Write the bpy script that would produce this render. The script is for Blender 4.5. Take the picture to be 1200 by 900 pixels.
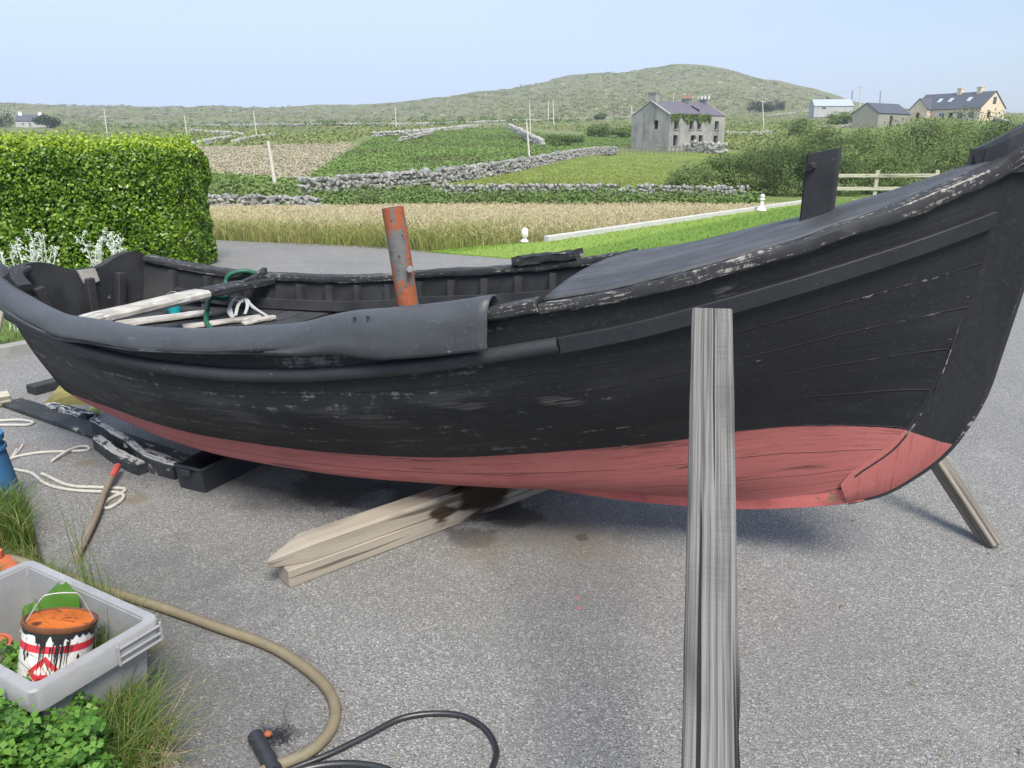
import bpy, math, random
import numpy as np
from mathutils import Vector, Matrix
R = math.radians
random.seed(7); rng = np.random.default_rng(11)
for o in list(bpy.data.objects): bpy.data.objects.remove(o)
S = bpy.context.scene; C = S.collection
# ------------------------------------------------------------------ camera, sky, sun, exposure
FPX = 902.0; PITCH = R(17.5); CAMH = 1.55
cam = bpy.data.cameras.new('camera'); co = bpy.data.objects.new('camera', cam); C.objects.link(co)
co.location = (0, 0, CAMH); co.rotation_euler = (R(90) - PITCH, 0, 0)
cam.sensor_width = 36; cam.lens = 36 * FPX / 1200; cam.clip_start = 0.05; cam.clip_end = 6000
S.camera = co
S.render.resolution_x = 1024; S.render.resolution_y = 768
SUN_EL, SUN_AZ = R(54), R(160)         # azimuth from +Y clockwise
w = bpy.data.worlds.new('World'); S.world = w; w.use_nodes = True
nt = w.node_tree; nt.nodes.clear()
sky = nt.nodes.new('ShaderNodeTexSky'); sky.sky_type = 'NISHITA'; sky.sun_disc = False
sky.sun_elevation = SUN_EL; sky.sun_rotation = SUN_AZ; sky.air_density = 1.0; sky.dust_density = 1.5; sky.ozone_density = 1.5
tc = nt.nodes.new('ShaderNodeTexCoord'); mp = nt.nodes.new('ShaderNodeMapping'); mp.inputs['Scale'].default_value = (0.7, 0.7, 3.5)
nz = nt.nodes.new('ShaderNodeTexNoise'); nz.inputs['Scale'].default_value = 1.6; nz.inputs['Detail'].default_value = 5; nz.inputs['Roughness'].default_value = 0.55
sx = nt.nodes.new('ShaderNodeSeparateXYZ')
ma = nt.nodes.new('ShaderNodeMath'); ma.operation = 'MULTIPLY_ADD'; ma.inputs[1].default_value = -0.75; ma.inputs[2].default_value = 0.32
ad = nt.nodes.new('ShaderNodeMath'); ad.operation = 'ADD'; ad.use_clamp = True
sb = nt.nodes.new('ShaderNodeMath'); sb.operation = 'MULTIPLY_ADD'; sb.inputs[1].default_value = 1.3; sb.inputs[2].default_value = -0.25
mx = nt.nodes.new('ShaderNodeMix'); mx.data_type = 'RGBA'; mx.inputs['B'].default_value = (4.3, 5.3, 7.1, 1)
bg = nt.nodes.new('ShaderNodeBackground'); bg.inputs['Strength'].default_value = 0.083
wo = nt.nodes.new('ShaderNodeOutputWorld'); L = nt.links.new
L(tc.outputs['Generated'], mp.inputs['Vector']); L(mp.outputs[0], nz.inputs['Vector']); L(tc.outputs['Generated'], sx.inputs[0])
L(sx.outputs['X'], ma.inputs[0]); L(nz.outputs['Fac'], sb.inputs[0]); L(ma.outputs[0], ad.inputs[0]); L(sb.outputs[0], ad.inputs[1])
L(ad.outputs[0], mx.inputs['Factor']); L(sky.outputs[0], mx.inputs['A']); L(mx.outputs['Result'], bg.inputs['Color']); L(bg.outputs[0], wo.inputs['Surface'])
sun = bpy.data.lights.new('sun', 'SUN'); sun.energy = 2.7; sun.angle = R(24); sun.color = (1.0, 0.93, 0.82)
so = bpy.data.objects.new('sun', sun); C.objects.link(so)
sd = Vector((math.sin(SUN_AZ) * math.cos(SUN_EL), math.cos(SUN_AZ) * math.cos(SUN_EL), math.sin(SUN_EL)))
so.rotation_euler = sd.to_track_quat('Z', 'Y').to_euler(); so.location = (0, 0, 30)
S.view_settings.view_transform = 'Standard'; S.view_settings.look = 'None'; S.view_settings.exposure = 1.06; S.view_settings.gamma = 1
S.view_settings.use_curve_mapping = False
# ------------------------------------------------------------------ survey helpers (photo bearings to places on the ground)
cp, sp = math.cos(PITCH), math.sin(PITCH)
def ray(px, py):
    u = (px - 600) / FPX; v = (450 - py) / FPX
    return np.array([u, cp + v * sp, -sp + v * cp])
def gp(px, py, h=0.0):
    d = ray(px, py); t = (h - CAMH) / d[2]; return np.array([d[0] * t, d[1] * t, h])
def dp(px, py, Y):
    d = ray(px, py); t = Y / d[1]; return np.array([d[0] * t, Y, CAMH + d[2] * t])
def proj(P):
    P = np.asarray(P, float); z = P[..., 2] - CAMH; y = P[..., 1]
    wd = y * cp - z * sp; v = y * sp + z * cp
    return 600 + FPX * P[..., 0] / wd, 450 - FPX * v / wd
def pchip(xs, ys):
    xs = np.array(xs, float); ys = np.array(ys, float); h = np.diff(xs); dl = np.diff(ys) / h; m = np.zeros(len(xs))
    for i in range(1, len(xs) - 1):
        if dl[i - 1] * dl[i] > 0:
            w1 = 2 * h[i] + h[i - 1]; w2 = h[i] + 2 * h[i - 1]; m[i] = (w1 + w2) / (w1 / dl[i - 1] + w2 / dl[i])
    m[0] = dl[0]; m[-1] = dl[-1]
    def f(x):
        x = np.clip(np.asarray(x, float), xs[0], xs[-1]); i = np.clip(np.searchsorted(xs, x, side='right') - 1, 0, len(xs) - 2)
        t = (x - xs[i]) / h[i]
        return (2*t**3-3*t**2+1)*ys[i] + (t**3-2*t**2+t)*h[i]*m[i] + (-2*t**3+3*t**2)*ys[i+1] + (t**3-t**2)*h[i]*m[i+1]
    return f
def smooth_path(pts, n=60):
    P = np.array(pts, float); d = np.r_[0, np.cumsum(np.linalg.norm(np.diff(P, axis=0), axis=1))]
    t = np.linspace(0, d[-1], n); out = []
    for ti in t:
        i = min(max(np.searchsorted(d, ti) - 1, 0), len(P) - 2); u = (ti - d[i]) / max(d[i+1] - d[i], 1e-9)
        p0 = P[max(i-1, 0)]; p1 = P[i]; p2 = P[i+1]; p3 = P[min(i+2, len(P)-1)]
        out.append(0.5*((2*p1)+(-p0+p2)*u+(2*p0-5*p1+4*p2-p3)*u*u+(-p0+3*p1-3*p2+p3)*u**3))
    return np.array(out)
def vnoise(x, y, seed=0):
    xi = np.floor(x).astype(int); yi = np.floor(y).astype(int); fx = x - xi; fy = y - yi
    def hsh(a, b):
        n = (a * 374761393 + b * 668265263 + seed * 1442695041) & 0x7fffffff
        n = ((n ^ (n >> 13)) * 1274126177) & 0x7fffffff
        return ((n ^ (n >> 16)) & 0xffff) / 65535.0
    fx = fx*fx*(3-2*fx); fy = fy*fy*(3-2*fy)
    return (hsh(xi, yi)*(1-fx)+hsh(xi+1, yi)*fx)*(1-fy)+(hsh(xi, yi+1)*(1-fx)+hsh(xi+1, yi+1)*fx)*fy
def fbm(x, y, seed=0, o=4):
    s = 0; a = 0.5
    for i in range(o): s = s + a * vnoise(x * 2**i, y * 2**i, seed + i); a *= 0.5
    return s
def inpoly(px, py, poly):
    px = np.asarray(px); py = np.asarray(py); ins = np.zeros(px.shape, bool); n = len(poly); j = n - 1
    for i in range(n):
        xi, yi = poly[i]; xj, yj = poly[j]
        c = ((yi > py) != (yj > py)) & (px < (xj - xi) * (py - yi) / (yj - yi + 1e-12) + xi)
        ins ^= c; j = i
    return ins
# ------------------------------------------------------------------ mesh helpers
class MB:
    def __init__(s): s.V = []; s.F = []; s.U = []; s.R = []; s.n = 0
    def add(s, V, F, U=None, r=None):
        V = [tuple(map(float, v)) for v in V]
        for k, f in enumerate(F):
            s.F.append([i + s.n for i in f]); s.U.append(U[k] if U is not None else [(V[i][0], V[i][1]) for i in f]); s.R.append(random.random() if r is None else r)
        s.V += V; s.n += len(V); return s
    def grid(s, P, UV=None, closev=False, flip=False, r=0.5):
        P = np.asarray(P, float); n, m = P.shape[:2]
        if UV is None:
            du = np.r_[0, np.cumsum(np.linalg.norm(np.diff(P[:, 0], axis=0), axis=1))]
            dv = np.r_[0, np.cumsum(np.linalg.norm(np.diff(P[n//2], axis=0), axis=1))]
            UV = np.stack(np.meshgrid(du, dv, indexing='ij'), -1)
        F = []; U = []; mm = m if closev else m - 1
        for i in range(n - 1):
            for j in range(mm):
                k = (j + 1) % m; f = [i*m+j, (i+1)*m+j, (i+1)*m+k, i*m+k]
                vk = UV[i, k][1] if k else UV[i, j][1] + 0.02
                u = [tuple(UV[i, j]), tuple(UV[i+1, j]), (UV[i+1, k][0], vk), (UV[i, k][0], vk)]
                if flip: f.reverse(); u.reverse()
                F.append(f); U.append(u)
        return s.add(P.reshape(-1, 3), F, U, r)
    def sweep(s, path, sect, ups=None, caps=True, r=0.5, closed=True):
        """sect: (m,2) offsets (side, up) or a function of i."""
        P = np.array(path, float); n = len(P); T = np.gradient(P, axis=0); T /= np.linalg.norm(T, axis=1)[:, None]
        rows = []
        for i in range(n):
            up = np.array(ups[i] if ups is not None and np.ndim(ups) == 2 else (ups if ups is not None else (0, 0, 1)), float)
            if abs(np.dot(up, T[i])) > 0.97: up = np.array((0.3, 1, 0.1))
            sd_ = np.cross(T[i], up); sd_ /= np.linalg.norm(sd_); u2 = np.cross(sd_, T[i])
            q = np.asarray(sect(i) if callable(sect) else sect)
            rows.append([P[i] + sd_ * a + u2 * b for a, b in q])
        rows = np.array(rows); s.grid(rows, closev=closed, r=r)
        if caps and closed:
            m = rows.shape[1]
            for e, rev in ((0, False), (n - 1, True)):
                f = list(range(m)); f = f[::-1] if rev else f
                s.add(rows[e], [f], [[(float(a) * 0.1, float(b) * 0.1) for a, b in (np.asarray(sect(e) if callable(sect) else sect))[f]]], r)
        return s
    def tube(s, path, rad, seg=10, caps=True, r=0.5):
        a = np.linspace(0, 2*np.pi, seg, endpoint=False); c = np.stack([np.cos(a), np.sin(a)], -1)
        f = (lambda i: c * (rad[i] if np.ndim(rad) else rad))
        return s.sweep(path, f, caps=caps, r=r)
    def beam(s, p0, p1, wd, ht, up=(0, 0, 1), ch=0.006, w1=None, h1=None, r=None, n=2, wob=0):
        p0 = np.array(p0, float); p1 = np.array(p1, float); w1 = wd if w1 is None else w1; h1 = ht if h1 is None else h1
        L_ = np.linalg.norm(p1 - p0); d = (p1 - p0) / L_; ch = min(ch, wd/3, ht/3)
        ts = [0, min(ch/L_, .1)] + list(np.linspace(0, 1, n + 1)[1:-1]) + [1 - min(ch/L_, .1), 1]
        pth = [p0 + (p1 - p0) * t for t in ts]
        def sec(i):
            t = ts[i]; a = (wd + (w1-wd)*t)/2; b = (ht + (h1-ht)*t)/2
            if i in (0, len(ts)-1): a -= ch; b -= ch
            q = np.array([(-a, -b+ch), (-a, b-ch), (-a+ch, b), (a-ch, b), (a, b-ch), (a, -b+ch), (a-ch, -b), (-a+ch, -b)])
            if wob and 0 < i < len(ts)-1: q = q + rng.normal(0, wob, q.shape)
            return q[::-1]
        return s.sweep(pth, sec, ups=up, r=random.random() if r is None else r)
    def box(s, c, sz, rot=0.0, r=None):
        x, y, z = [v/2 for v in sz]; cs, sn = math.cos(rot), math.sin(rot)
        V = [(c[0]+a*x*cs-b*y*sn, c[1]+a*x*sn+b*y*cs, c[2]+d*z) for a in (-1, 1) for b in (-1, 1) for d in (-1, 1)]
        F = [(0,1,3,2), (4,6,7,5), (0,4,5,1), (2,3,7,6), (0,2,6,4), (1,5,7,3)]
        U = [[(0,0),(0,2*z),(2*y,2*z),(2*y,0)], [(0,0),(2*y,0),(2*y,2*z),(0,2*z)], [(0,0),(2*x,0),(2*x,2*z),(0,2*z)], [(0,0),(0,2*z),(2*x,2*z),(2*x,0)], [(0,0),(2*y,0),(2*y,2*x),(0,2*x)], [(0,0),(2*x,0),(2*x,2*y),(0,2*y)]]
        return s.add(V, F, U, r)
    def lathe(s, c, prof, seg=24, r=0.5, M=None):
        a = np.linspace(0, 2*np.pi, seg, endpoint=False)
        P = np.array([[(rr*math.cos(t), rr*math.sin(t), z) for t in a] for rr, z in prof])
        if M is not None: P = P @ np.array(M).T
        return s.grid(P + np.array(c), closev=True, flip=True, r=r)
    def ngon(s, P, thick, nrm, r=0.5):
        """flat polygon plate with thickness along nrm."""
        P = np.array(P, float); nv = np.array(nrm, float); nv /= np.linalg.norm(nv); m = len(P)
        V = np.r_[P + nv*thick/2, P - nv*thick/2]
        F = [list(range(m)), list(range(2*m-1, m-1, -1))] + [[i, m+i, m+(i+1) % m, (i+1) % m] for i in range(m)]
        ax = P[1]-P[0]; ax /= np.linalg.norm(ax); ay = np.cross(nv, ax)
        U = [[(float(np.dot(V[i]-P[0], ax)), float(np.dot(V[i]-P[0], ay))) for i in f] for f in F]
        return s.add(V, F, U, r)
    def stone(s, c, sz, rot=None, r=None):
        V = ICO_V * (1 + rng.normal(0, .13, (len(ICO_V), 1)))
        V = np.sign(V) * np.abs(V)**0.8 * np.array(sz)/2
        a = rng.uniform(0, 6.28) if rot is None else rot; t = rng.normal(0, .25)
        Rm = np.array([[math.cos(a), -math.sin(a), 0], [math.sin(a), math.cos(a), 0], [0, 0, 1]]) @ np.array([[1, 0, 0], [0, math.cos(t), -math.sin(t)], [0, math.sin(t), math.cos(t)]])
        return s.add(V @ Rm.T + np.array(c), ICO_F, None, r)
    def build(s, name, mat, root=None, smooth=False, wl=None):
        V = np.array(s.V)
        if root is not None: V = V - base_of(root)
        me = bpy.data.meshes.new(name); me.from_pydata(V.tolist(), [], s.F); me.update()
        uv = me.uv_layers.new(name='UVMap'); uv.data.foreach_set('uv', np.array([c for f in s.U for c in f], np.float32).ravel())
        at = me.attributes.new('rnd', 'FLOAT', 'FACE'); at.data.foreach_set('value', np.array(s.R, np.float32))
        me.materials.append(mat)
        if smooth:
            me.polygons.foreach_set('use_smooth', [True]*len(me.polygons))
            if smooth != 'all': me.set_sharp_from_angle(angle=R(40))
        o = bpy.data.objects.new(name, me); C.objects.link(o)
        if root is not None: o.parent = root
        return o
def base_of(o):
    q = np.zeros(3)
    while o is not None: q = q + np.array(o.location); o = o.parent
    return q
def _ico(n):
    import bmesh
    b = bmesh.new(); bmesh.ops.create_icosphere(b, subdivisions=n, radius=1.0)
    V = np.array([v.co[:] for v in b.verts]); F = [[v.index for v in f.verts] for f in b.faces]; b.free(); return V, F
ICO_V, ICO_F = _ico(1); ICO2_V, ICO2_F = _ico(3)
def blob(sz, c, amp=.08, seed=0, sub=None):
    V, F = sub if sub else (ICO2_V, ICO2_F)
    return V*(1+amp*(fbm(V[:, :1]*2+5, V[:, 1:2]*2+V[:, 2:]*1.3+9, seed)-.5)*2)*np.array(sz)+np.array(c), F
def quads(name, V, mat, root=None, rnd=None, per=4, smooth=False):
    """V: (n, per, 3) polygons of per corners, one mesh."""
    V = np.asarray(V, np.float32); n = len(V)
    if root is not None: V = V - base_of(root).astype(np.float32)
    me = bpy.data.meshes.new(name); me.vertices.add(n*per); me.vertices.foreach_set('co', V.ravel())
    me.loops.add(n*per); me.loops.foreach_set('vertex_index', np.arange(n*per, dtype=np.int32))
    me.polygons.add(n); me.polygons.foreach_set('loop_start', np.arange(0, n*per, per, dtype=np.int32))
    me.update(calc_edges=True)
    at = me.attributes.new('rnd', 'FLOAT', 'FACE'); at.data.foreach_set('value', (rng.random(n) if rnd is None else rnd).astype(np.float32))
    me.materials.append(mat); o = bpy.data.objects.new(name, me); C.objects.link(o)
    if root is not None: o.parent = root
    return o
def unit(v): return v / (np.linalg.norm(v, axis=-1, keepdims=True) + 1e-9)
def leaves(P, N, size, asp=0.55, jit=0.7, fold=0.0):
    """diamond leaves at P facing roughly N; returns (n,4,3)"""
    n = len(P); N = unit(np.asarray(N) + rng.normal(0, jit, (n, 3))); t = unit(np.cross(N, rng.normal(0, 1, (n, 3)))); b = np.cross(N, t)
    sz = (np.asarray(size) * rng.uniform(.65, 1.25, n))[:, None]
    return np.stack([P - t*sz*.5, P + b*sz*asp*.5 + t*sz*.06 - N*sz*fold, P + t*sz*.5, P - b*sz*asp*.5 + t*sz*.06 - N*sz*fold], 1)
def blades(P, h, wd, lean=0.35, droop=0.5):
    """two-segment grass blades: returns quads (2n,4,3)"""
    n = len(P); a = rng.uniform(0, 2*np.pi, n); d = np.stack([np.cos(a), np.sin(a), np.zeros(n)], -1); sdv = np.stack([-np.sin(a), np.cos(a), np.zeros(n)], -1)
    a2 = rng.uniform(0, 2*np.pi, n); sdv = np.stack([np.cos(a2), np.sin(a2), np.zeros(n)], -1)
    h = (h * rng.uniform(.6, 1.2, n))[:, None]; l = (lean * rng.uniform(.1, 1.3, n))[:, None]*h; w_ = (wd * rng.uniform(.7, 1.2, n))[:, None]/2
    up = np.array([0, 0, 1.0]); m = P + up*h*.6 + d*l*.4; t = P + up*h*(1-droop*.3*rng.uniform(0, 1, (n, 1))) + d*l*(1+droop)
    return np.concatenate([np.stack([P - sdv*w_, P + sdv*w_, m + sdv*w_*.8, m - sdv*w_*.8], 1), np.stack([m - sdv*w_*.8, m + sdv*w_*.8, t + sdv*w_*.15, t - sdv*w_*.15], 1)])
# ------------------------------------------------------------------ naming
def tag(o, label=None, cat=None, group=None, kind=None):
    if label: o['label'] = label
    if cat: o['category'] = cat
    if group: o['group'] = group
    if kind: o['kind'] = kind
    return o
def thing(name, label, cat, loc=(0, 0, 0), rz=0.0, group=None):
    o = bpy.data.objects.new(name, None); C.objects.link(o); o.empty_display_size = .1; o.location = [float(v) for v in loc]; o.rotation_euler = (0, 0, rz)
    return tag(o, label, cat, group)
def copy_tree(o, parent=None):
    c = o.copy(); C.objects.link(c)
    if parent is not None: c.parent = parent
    for ch in list(o.children): copy_tree(ch, c)
    return c
# ------------------------------------------------------------------ materials
class NT:
    def __init__(s, name):
        s.m = bpy.data.materials.new(name); s.m.use_nodes = True; s.t = s.m.node_tree; s.t.nodes.clear()
        s.out = s.t.nodes.new('ShaderNodeOutputMaterial')
    def n(s, ty, props=None, **inp):
        nd = s.t.nodes.new('ShaderNode' + ty)
        for k, v in (props or {}).items(): setattr(nd, k, v)
        for k, v in inp.items():
            key = int(k[1:]) if k[0] == '_' and k[1:].isdigit() else k.replace('_', ' ')
            s.set(nd.inputs[key], v)
        return nd
    def set(s, sock, v):
        if hasattr(v, 'is_output'): s.t.links.new(v, sock)
        else:
            if sock.type == 'RGBA' and len(v) == 3: v = (*v, 1)
            sock.default_value = v
    def math(s, op, a, b=0.0, c=0.0, clamp=False):
        nd = s.t.nodes.new('ShaderNodeMath'); nd.operation = op; nd.use_clamp = clamp
        for i, v in enumerate((a, b, c)): s.set(nd.inputs[i], v)
        return nd.outputs[0]
    def mix(s, f, a, b, mode='MIX'):
        nd = s.t.nodes.new('ShaderNodeMix'); nd.data_type = 'RGBA'; nd.blend_type = mode
        s.set(nd.inputs['Factor'], f); s.set(nd.inputs['A'], a); s.set(nd.inputs['B'], b); return nd.outputs['Result']
    def noise(s, vec, scale, detail=4, rough=.55, dist=0, out='Fac'):
        nd = s.n('TexNoise', Scale=scale, Detail=detail, Roughness=rough, Distortion=dist)
        if vec is not None: s.set(nd.inputs['Vector'], vec)
        return nd.outputs[out]
    def vor(s, vec, scale, feat='F1', out='Distance', rand=1.0):
        nd = s.n('TexVoronoi', {'feature': feat}, Scale=scale, Randomness=rand); s.set(nd.inputs['Vector'], vec); return nd.outputs[out]
    def map(s, vec, scale=(1, 1, 1), loc=(0, 0, 0), rot=(0, 0, 0)):
        nd = s.n('Mapping', Scale=scale, Location=loc, Rotation=rot); s.set(nd.inputs['Vector'], vec); return nd.outputs[0]
    def ramp(s, f, stops, interp='LINEAR'):
        nd = s.t.nodes.new('ShaderNodeValToRGB'); nd.color_ramp.interpolation = interp; e = nd.color_ramp.elements
        while len(e) < len(stops): e.new(0.5)
        for i, (p, c) in enumerate(stops): e[i].position = p; e[i].color = (*c, 1) if hasattr(c, '__len__') else (c, c, c, 1)
        s.set(nd.inputs[0], f); return nd.outputs[0]
    def step(s, f, lo, hi): return s.n('MapRange', {'interpolation_type': 'SMOOTHSTEP'}, Value=f, From_Min=lo, From_Max=hi).outputs[0]
    def pos(s): return s.n('NewGeometry').outputs['Position']
    def uv(s, name='UVMap'): return s.n('UVMap', {'uv_map': name}).outputs[0]
    def attr(s, name): return s.n('Attribute', {'attribute_name': name})
    def bump(s, h, strength=.5, dist=.01, nrm=None):
        nd = s.n('Bump', Strength=strength, Distance=dist, Height=h)
        if nrm is not None: s.set(nd.inputs['Normal'], nrm)
        return nd.outputs[0]
    def bsdf(s, col, rough=.8, nrm=None, spec=.5, metal=0.0, trans=0.0, **kw):
        p = s.n('BsdfPrincipled', Base_Color=col, Roughness=rough, Metallic=metal); p.inputs['Specular IOR Level'].default_value = spec
        if nrm is not None: s.set(p.inputs['Normal'], nrm)
        o = p.outputs[0]
        if trans:
            t = s.n('BsdfTranslucent', Color=col); mxs = s.n('MixShader', _0=trans, _1=o, _2=t.outputs[0]); o = mxs.outputs[0]
        s.t.links.new(o, s.out.inputs['Surface']); return s.m
def m_leaf(name, cols, rough=.5, trans=.25, spec=.4, patch=None):
    k = NT(name); r = k.attr('rnd').outputs['Fac']; n_ = len(cols)
    c = k.ramp(r, [(i/(n_-1), q) for i, q in enumerate(cols)])
    if patch:
        f = k.noise(k.pos(), patch[0], 3); c = k.mix(k.step(f, .42, .62), c, k.mix(.6, c, patch[1]))
    return k.bsdf(c, rough, None, spec, trans=trans)
def m_plain(name, col, rough=.6, var=.25, scale=8, bump=.2, metal=0.0, spec=.4):
    k = NT(name); p = k.pos(); f = k.noise(p, scale, 5); g = k.noise(p, scale*9, 3)
    c = k.mix(k.math('MULTIPLY', f, 1.0), tuple(v*(1-var) for v in col), tuple(min(v*(1+var), 1) for v in col))
    c = k.mix(k.math('MULTIPLY', g, var), c, tuple(v*.6 for v in col))
    return k.bsdf(c, rough, k.bump(g, bump, .004), spec, metal)
def m_wood(name, A, B, grain=70, knots=True, crack=.6, stain=None, bump=.5, ring=95, ringf=.10, warp=(.035, .010), gc=1.0, saw=0.0):
    k = NT(name); uv = k.uv(); rn = k.attr('rnd').outputs['Fac']
    off = k.n('CombineXYZ', X=k.math('MULTIPLY', rn, 37.0), Y=k.math('MULTIPLY', rn, 5.0)).outputs[0]
    v = k.n('VectorMath', {'operation': 'ADD'}, _0=uv, _1=off).outputs[0]
    warp_ = warp; warp = k.noise(k.map(v, (2.0, 7, 1)), 1.0, 2, out='Color')
    v2 = k.n('VectorMath', {'operation': 'MULTIPLY_ADD'}, _0=warp, _1=(*warp_, 0), _2=v).outputs[0]
    g1 = k.noise(k.map(v2, (1.2, grain, 1)), 1.0, 5, .6); g2 = k.noise(k.map(v2, (4, grain*4, 1)), 1.0, 3, .6); big = k.noise(k.map(v, (1.5, 9, 1)), 1.0, 3)
    g = k.math('ADD', k.math('MULTIPLY', g1, .65), k.math('MULTIPLY', g2, .35))
    vy = k.n('SeparateXYZ', Vector=v2).outputs[1]; rg = k.math('FRACT', k.math('ADD', k.math('MULTIPLY', vy, ring), k.math('MULTIPLY', k.noise(k.map(v2, (.55, 6, 1), (2, 9, 0)), 1.0, 2), 5.0))); rg = k.math('POWER', rg, 3.0)
    g = k.math('ADD', .5, k.math('MULTIPLY', k.math('SUBTRACT', g, .5), gc))
    if saw: g = k.math('ADD', g, k.math('MULTIPLY', k.math('SUBTRACT', k.noise(k.map(v, (260, 6, 1)), 1.0, 2), .5), k.math('MULTIPLY', k.step(big, .45, .6), saw)))
    g = k.math('SUBTRACT', k.math('ADD', g, .06), k.math('MULTIPLY', rg, ringf))
    c = k.ramp(g, [(.3, tuple(q*.55 for q in A)), (.45, A), (.6, B), (.8, tuple(q*.8 for q in B))])
    c = k.mix(k.step(big, .5, .75), c, tuple(q*.72 for q in A))
    cr = k.step(k.noise(k.map(v2, (.7, grain*.55, 1), (3, 1, 0)), 1.0, 2), .61, .66)
    c = k.mix(k.math('MULTIPLY', cr, crack), c, tuple(q*.18 for q in A)); h = k.math('SUBTRACT', g, cr)
    if knots:
        kd = k.vor(k.map(v, (2.2, 9, 1)), 1.0); kn = k.step(kd, .20, .07); c = k.mix(k.math('MULTIPLY', kn, .75), c, tuple(q*.28 for q in A))
    if stain:
        for (pt, rad, col) in stain:
            d = k.n('VectorMath', {'operation': 'DISTANCE'}, _0=k.pos(), _1=tuple(pt)).outputs['Value']
            d = k.math('ADD', d, k.math('MULTIPLY', k.math('SUBTRACT', k.noise(k.map(v, (3, 14, 1)), 1.0, 3), .5), .22))
            c = k.mix(k.step(d, rad, rad*.75), c, col)
    return k.bsdf(c, .85, k.bump(h, bump, .004), .25)
def m_paint(name, col, under, white=.3, along=(1.5, 22, 1), rough=.5, bump=.35, edge=None, fine=False, planks=0):
    """dark paint, worn through to pale wood in streaks along u; rnd attribute unused"""
    k = NT(name); uv = k.uv(); p = k.pos()
    s1 = k.noise(k.map(uv, along), 1.0, 5, .65); s2 = k.noise(p, 5.0, 3); s3 = k.noise(p, 60, 4, .65); s4 = k.noise(p, 22, 5, .7)
    c = k.mix(k.math('MULTIPLY', k.step(s2, .35, .65), .25 if fine else 1.0), col, tuple(q*1.7 + .004 for q in col)); c = k.mix(k.math('MULTIPLY', k.step(s3, .55, .75), .35), c, tuple(q*2.6+.01 for q in col))
    s4 = k.noise(p, 48, 4, .7) if fine else s4; wv = k.math('ADD', k.math('MULTIPLY', s1, .6), k.math('MULTIPLY', s4, .4)); wv = k.math('ADD', wv, k.math('MULTIPLY', k.math('SUBTRACT', k.noise(p, 4.0, 3), .5), .30)); th = .66 - white*.3
    wm = k.step(wv, th, th + .035)
    c = k.mix(wm, c, k.mix(s3, under, tuple(q*.55 for q in under)))
    if planks:
        vv = k.n('SeparateXYZ', Vector=uv).outputs[1]; fr = k.math('ABSOLUTE', k.math('SUBTRACT', k.math('FRACT', k.math('ADD', k.math('MULTIPLY', vv, planks), k.math('MULTIPLY', k.noise(k.map(uv, (2, 1, 1)), 1.0, 2), .12))), .5)); sm_ = k.step(fr, .035, .008); c = k.mix(k.math('MULTIPLY', sm_, .8), c, tuple(q*.25 for q in col)); s1 = k.math('SUBTRACT', s1, k.math('MULTIPLY', sm_, 2.5))
    return k.bsdf(c, k.math('ADD', rough, k.math('MULTIPLY', s3, .25)), k.bump(k.math('SUBTRACT', k.math('MULTIPLY', s1, .5), k.math('ADD', k.math('MULTIPLY', wm, .7), k.math('MULTIPLY', s3, -.5))), bump, .004), .35)
# asphalt with chips, stains of their own shape, some hull shade painted in
def m_asphalt():
    k = NT('asphalt'); p = k.pos()
    p2 = k.n('VectorMath', {'operation': 'MULTIPLY_ADD'}, _0=k.noise(p, 60, 2, out='Color'), _1=(.005, .005, .005), _2=p).outputs[0]
    cell = k.vor(p2, 185, out='Color'); dist = k.vor(p2, 185); sep = k.n('SeparateColor'); k.set(sep.inputs[0], cell); r1 = sep.outputs[0]
    c = k.ramp(r1, [(0, (.135, .134, .130)), (.3, (.180, .179, .174)), (.6, (.217, .215, .208)), (.88, (.272, .269, .26)), (1, (.44, .435, .42))])
    cell2 = k.vor(p, 340, out='Color'); sp2 = k.n('SeparateColor'); k.set(sp2.inputs[0], cell2)
    c = k.mix(k.math('MULTIPLY', k.step(sp2.outputs[1], .78, .92), .4), c, (.46, .455, .44))
    c = k.mix(k.math('MULTIPLY', k.step(dist, .5, .9), .65), c, (.035, .035, .037))
    big = k.noise(p, .55, 4); med = k.noise(p, 2.6, 5, .6)
    c = k.mix(k.math('MULTIPLY', k.step(big, .42, .66), .32), c, (.135, .135, .137), 'MIX')
    c = k.mix(k.math('MULTIPLY', k.step(med, .56, .72), .30), c, (.32, .32, .32))
    c = k.mix(.06, c, (.17, .165, .155))
    dn = k.math('MULTIPLY', k.math('SUBTRACT', k.noise(p, 7, 5, .65), .5), 1.0)
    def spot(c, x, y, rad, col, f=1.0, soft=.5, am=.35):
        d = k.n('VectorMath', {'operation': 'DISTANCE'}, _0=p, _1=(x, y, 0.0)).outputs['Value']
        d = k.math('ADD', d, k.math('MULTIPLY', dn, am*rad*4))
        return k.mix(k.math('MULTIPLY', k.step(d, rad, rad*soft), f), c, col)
    for (px_, py_, rad, col, f, soft, am) in STAINS_SHADE:
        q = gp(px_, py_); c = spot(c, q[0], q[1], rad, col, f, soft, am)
    h = k.math('SUBTRACT', k.math('MULTIPLY', r1, .5), dist)
    return k.bsdf(c, .88, k.bump(h, .55, .006), .3)
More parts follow.
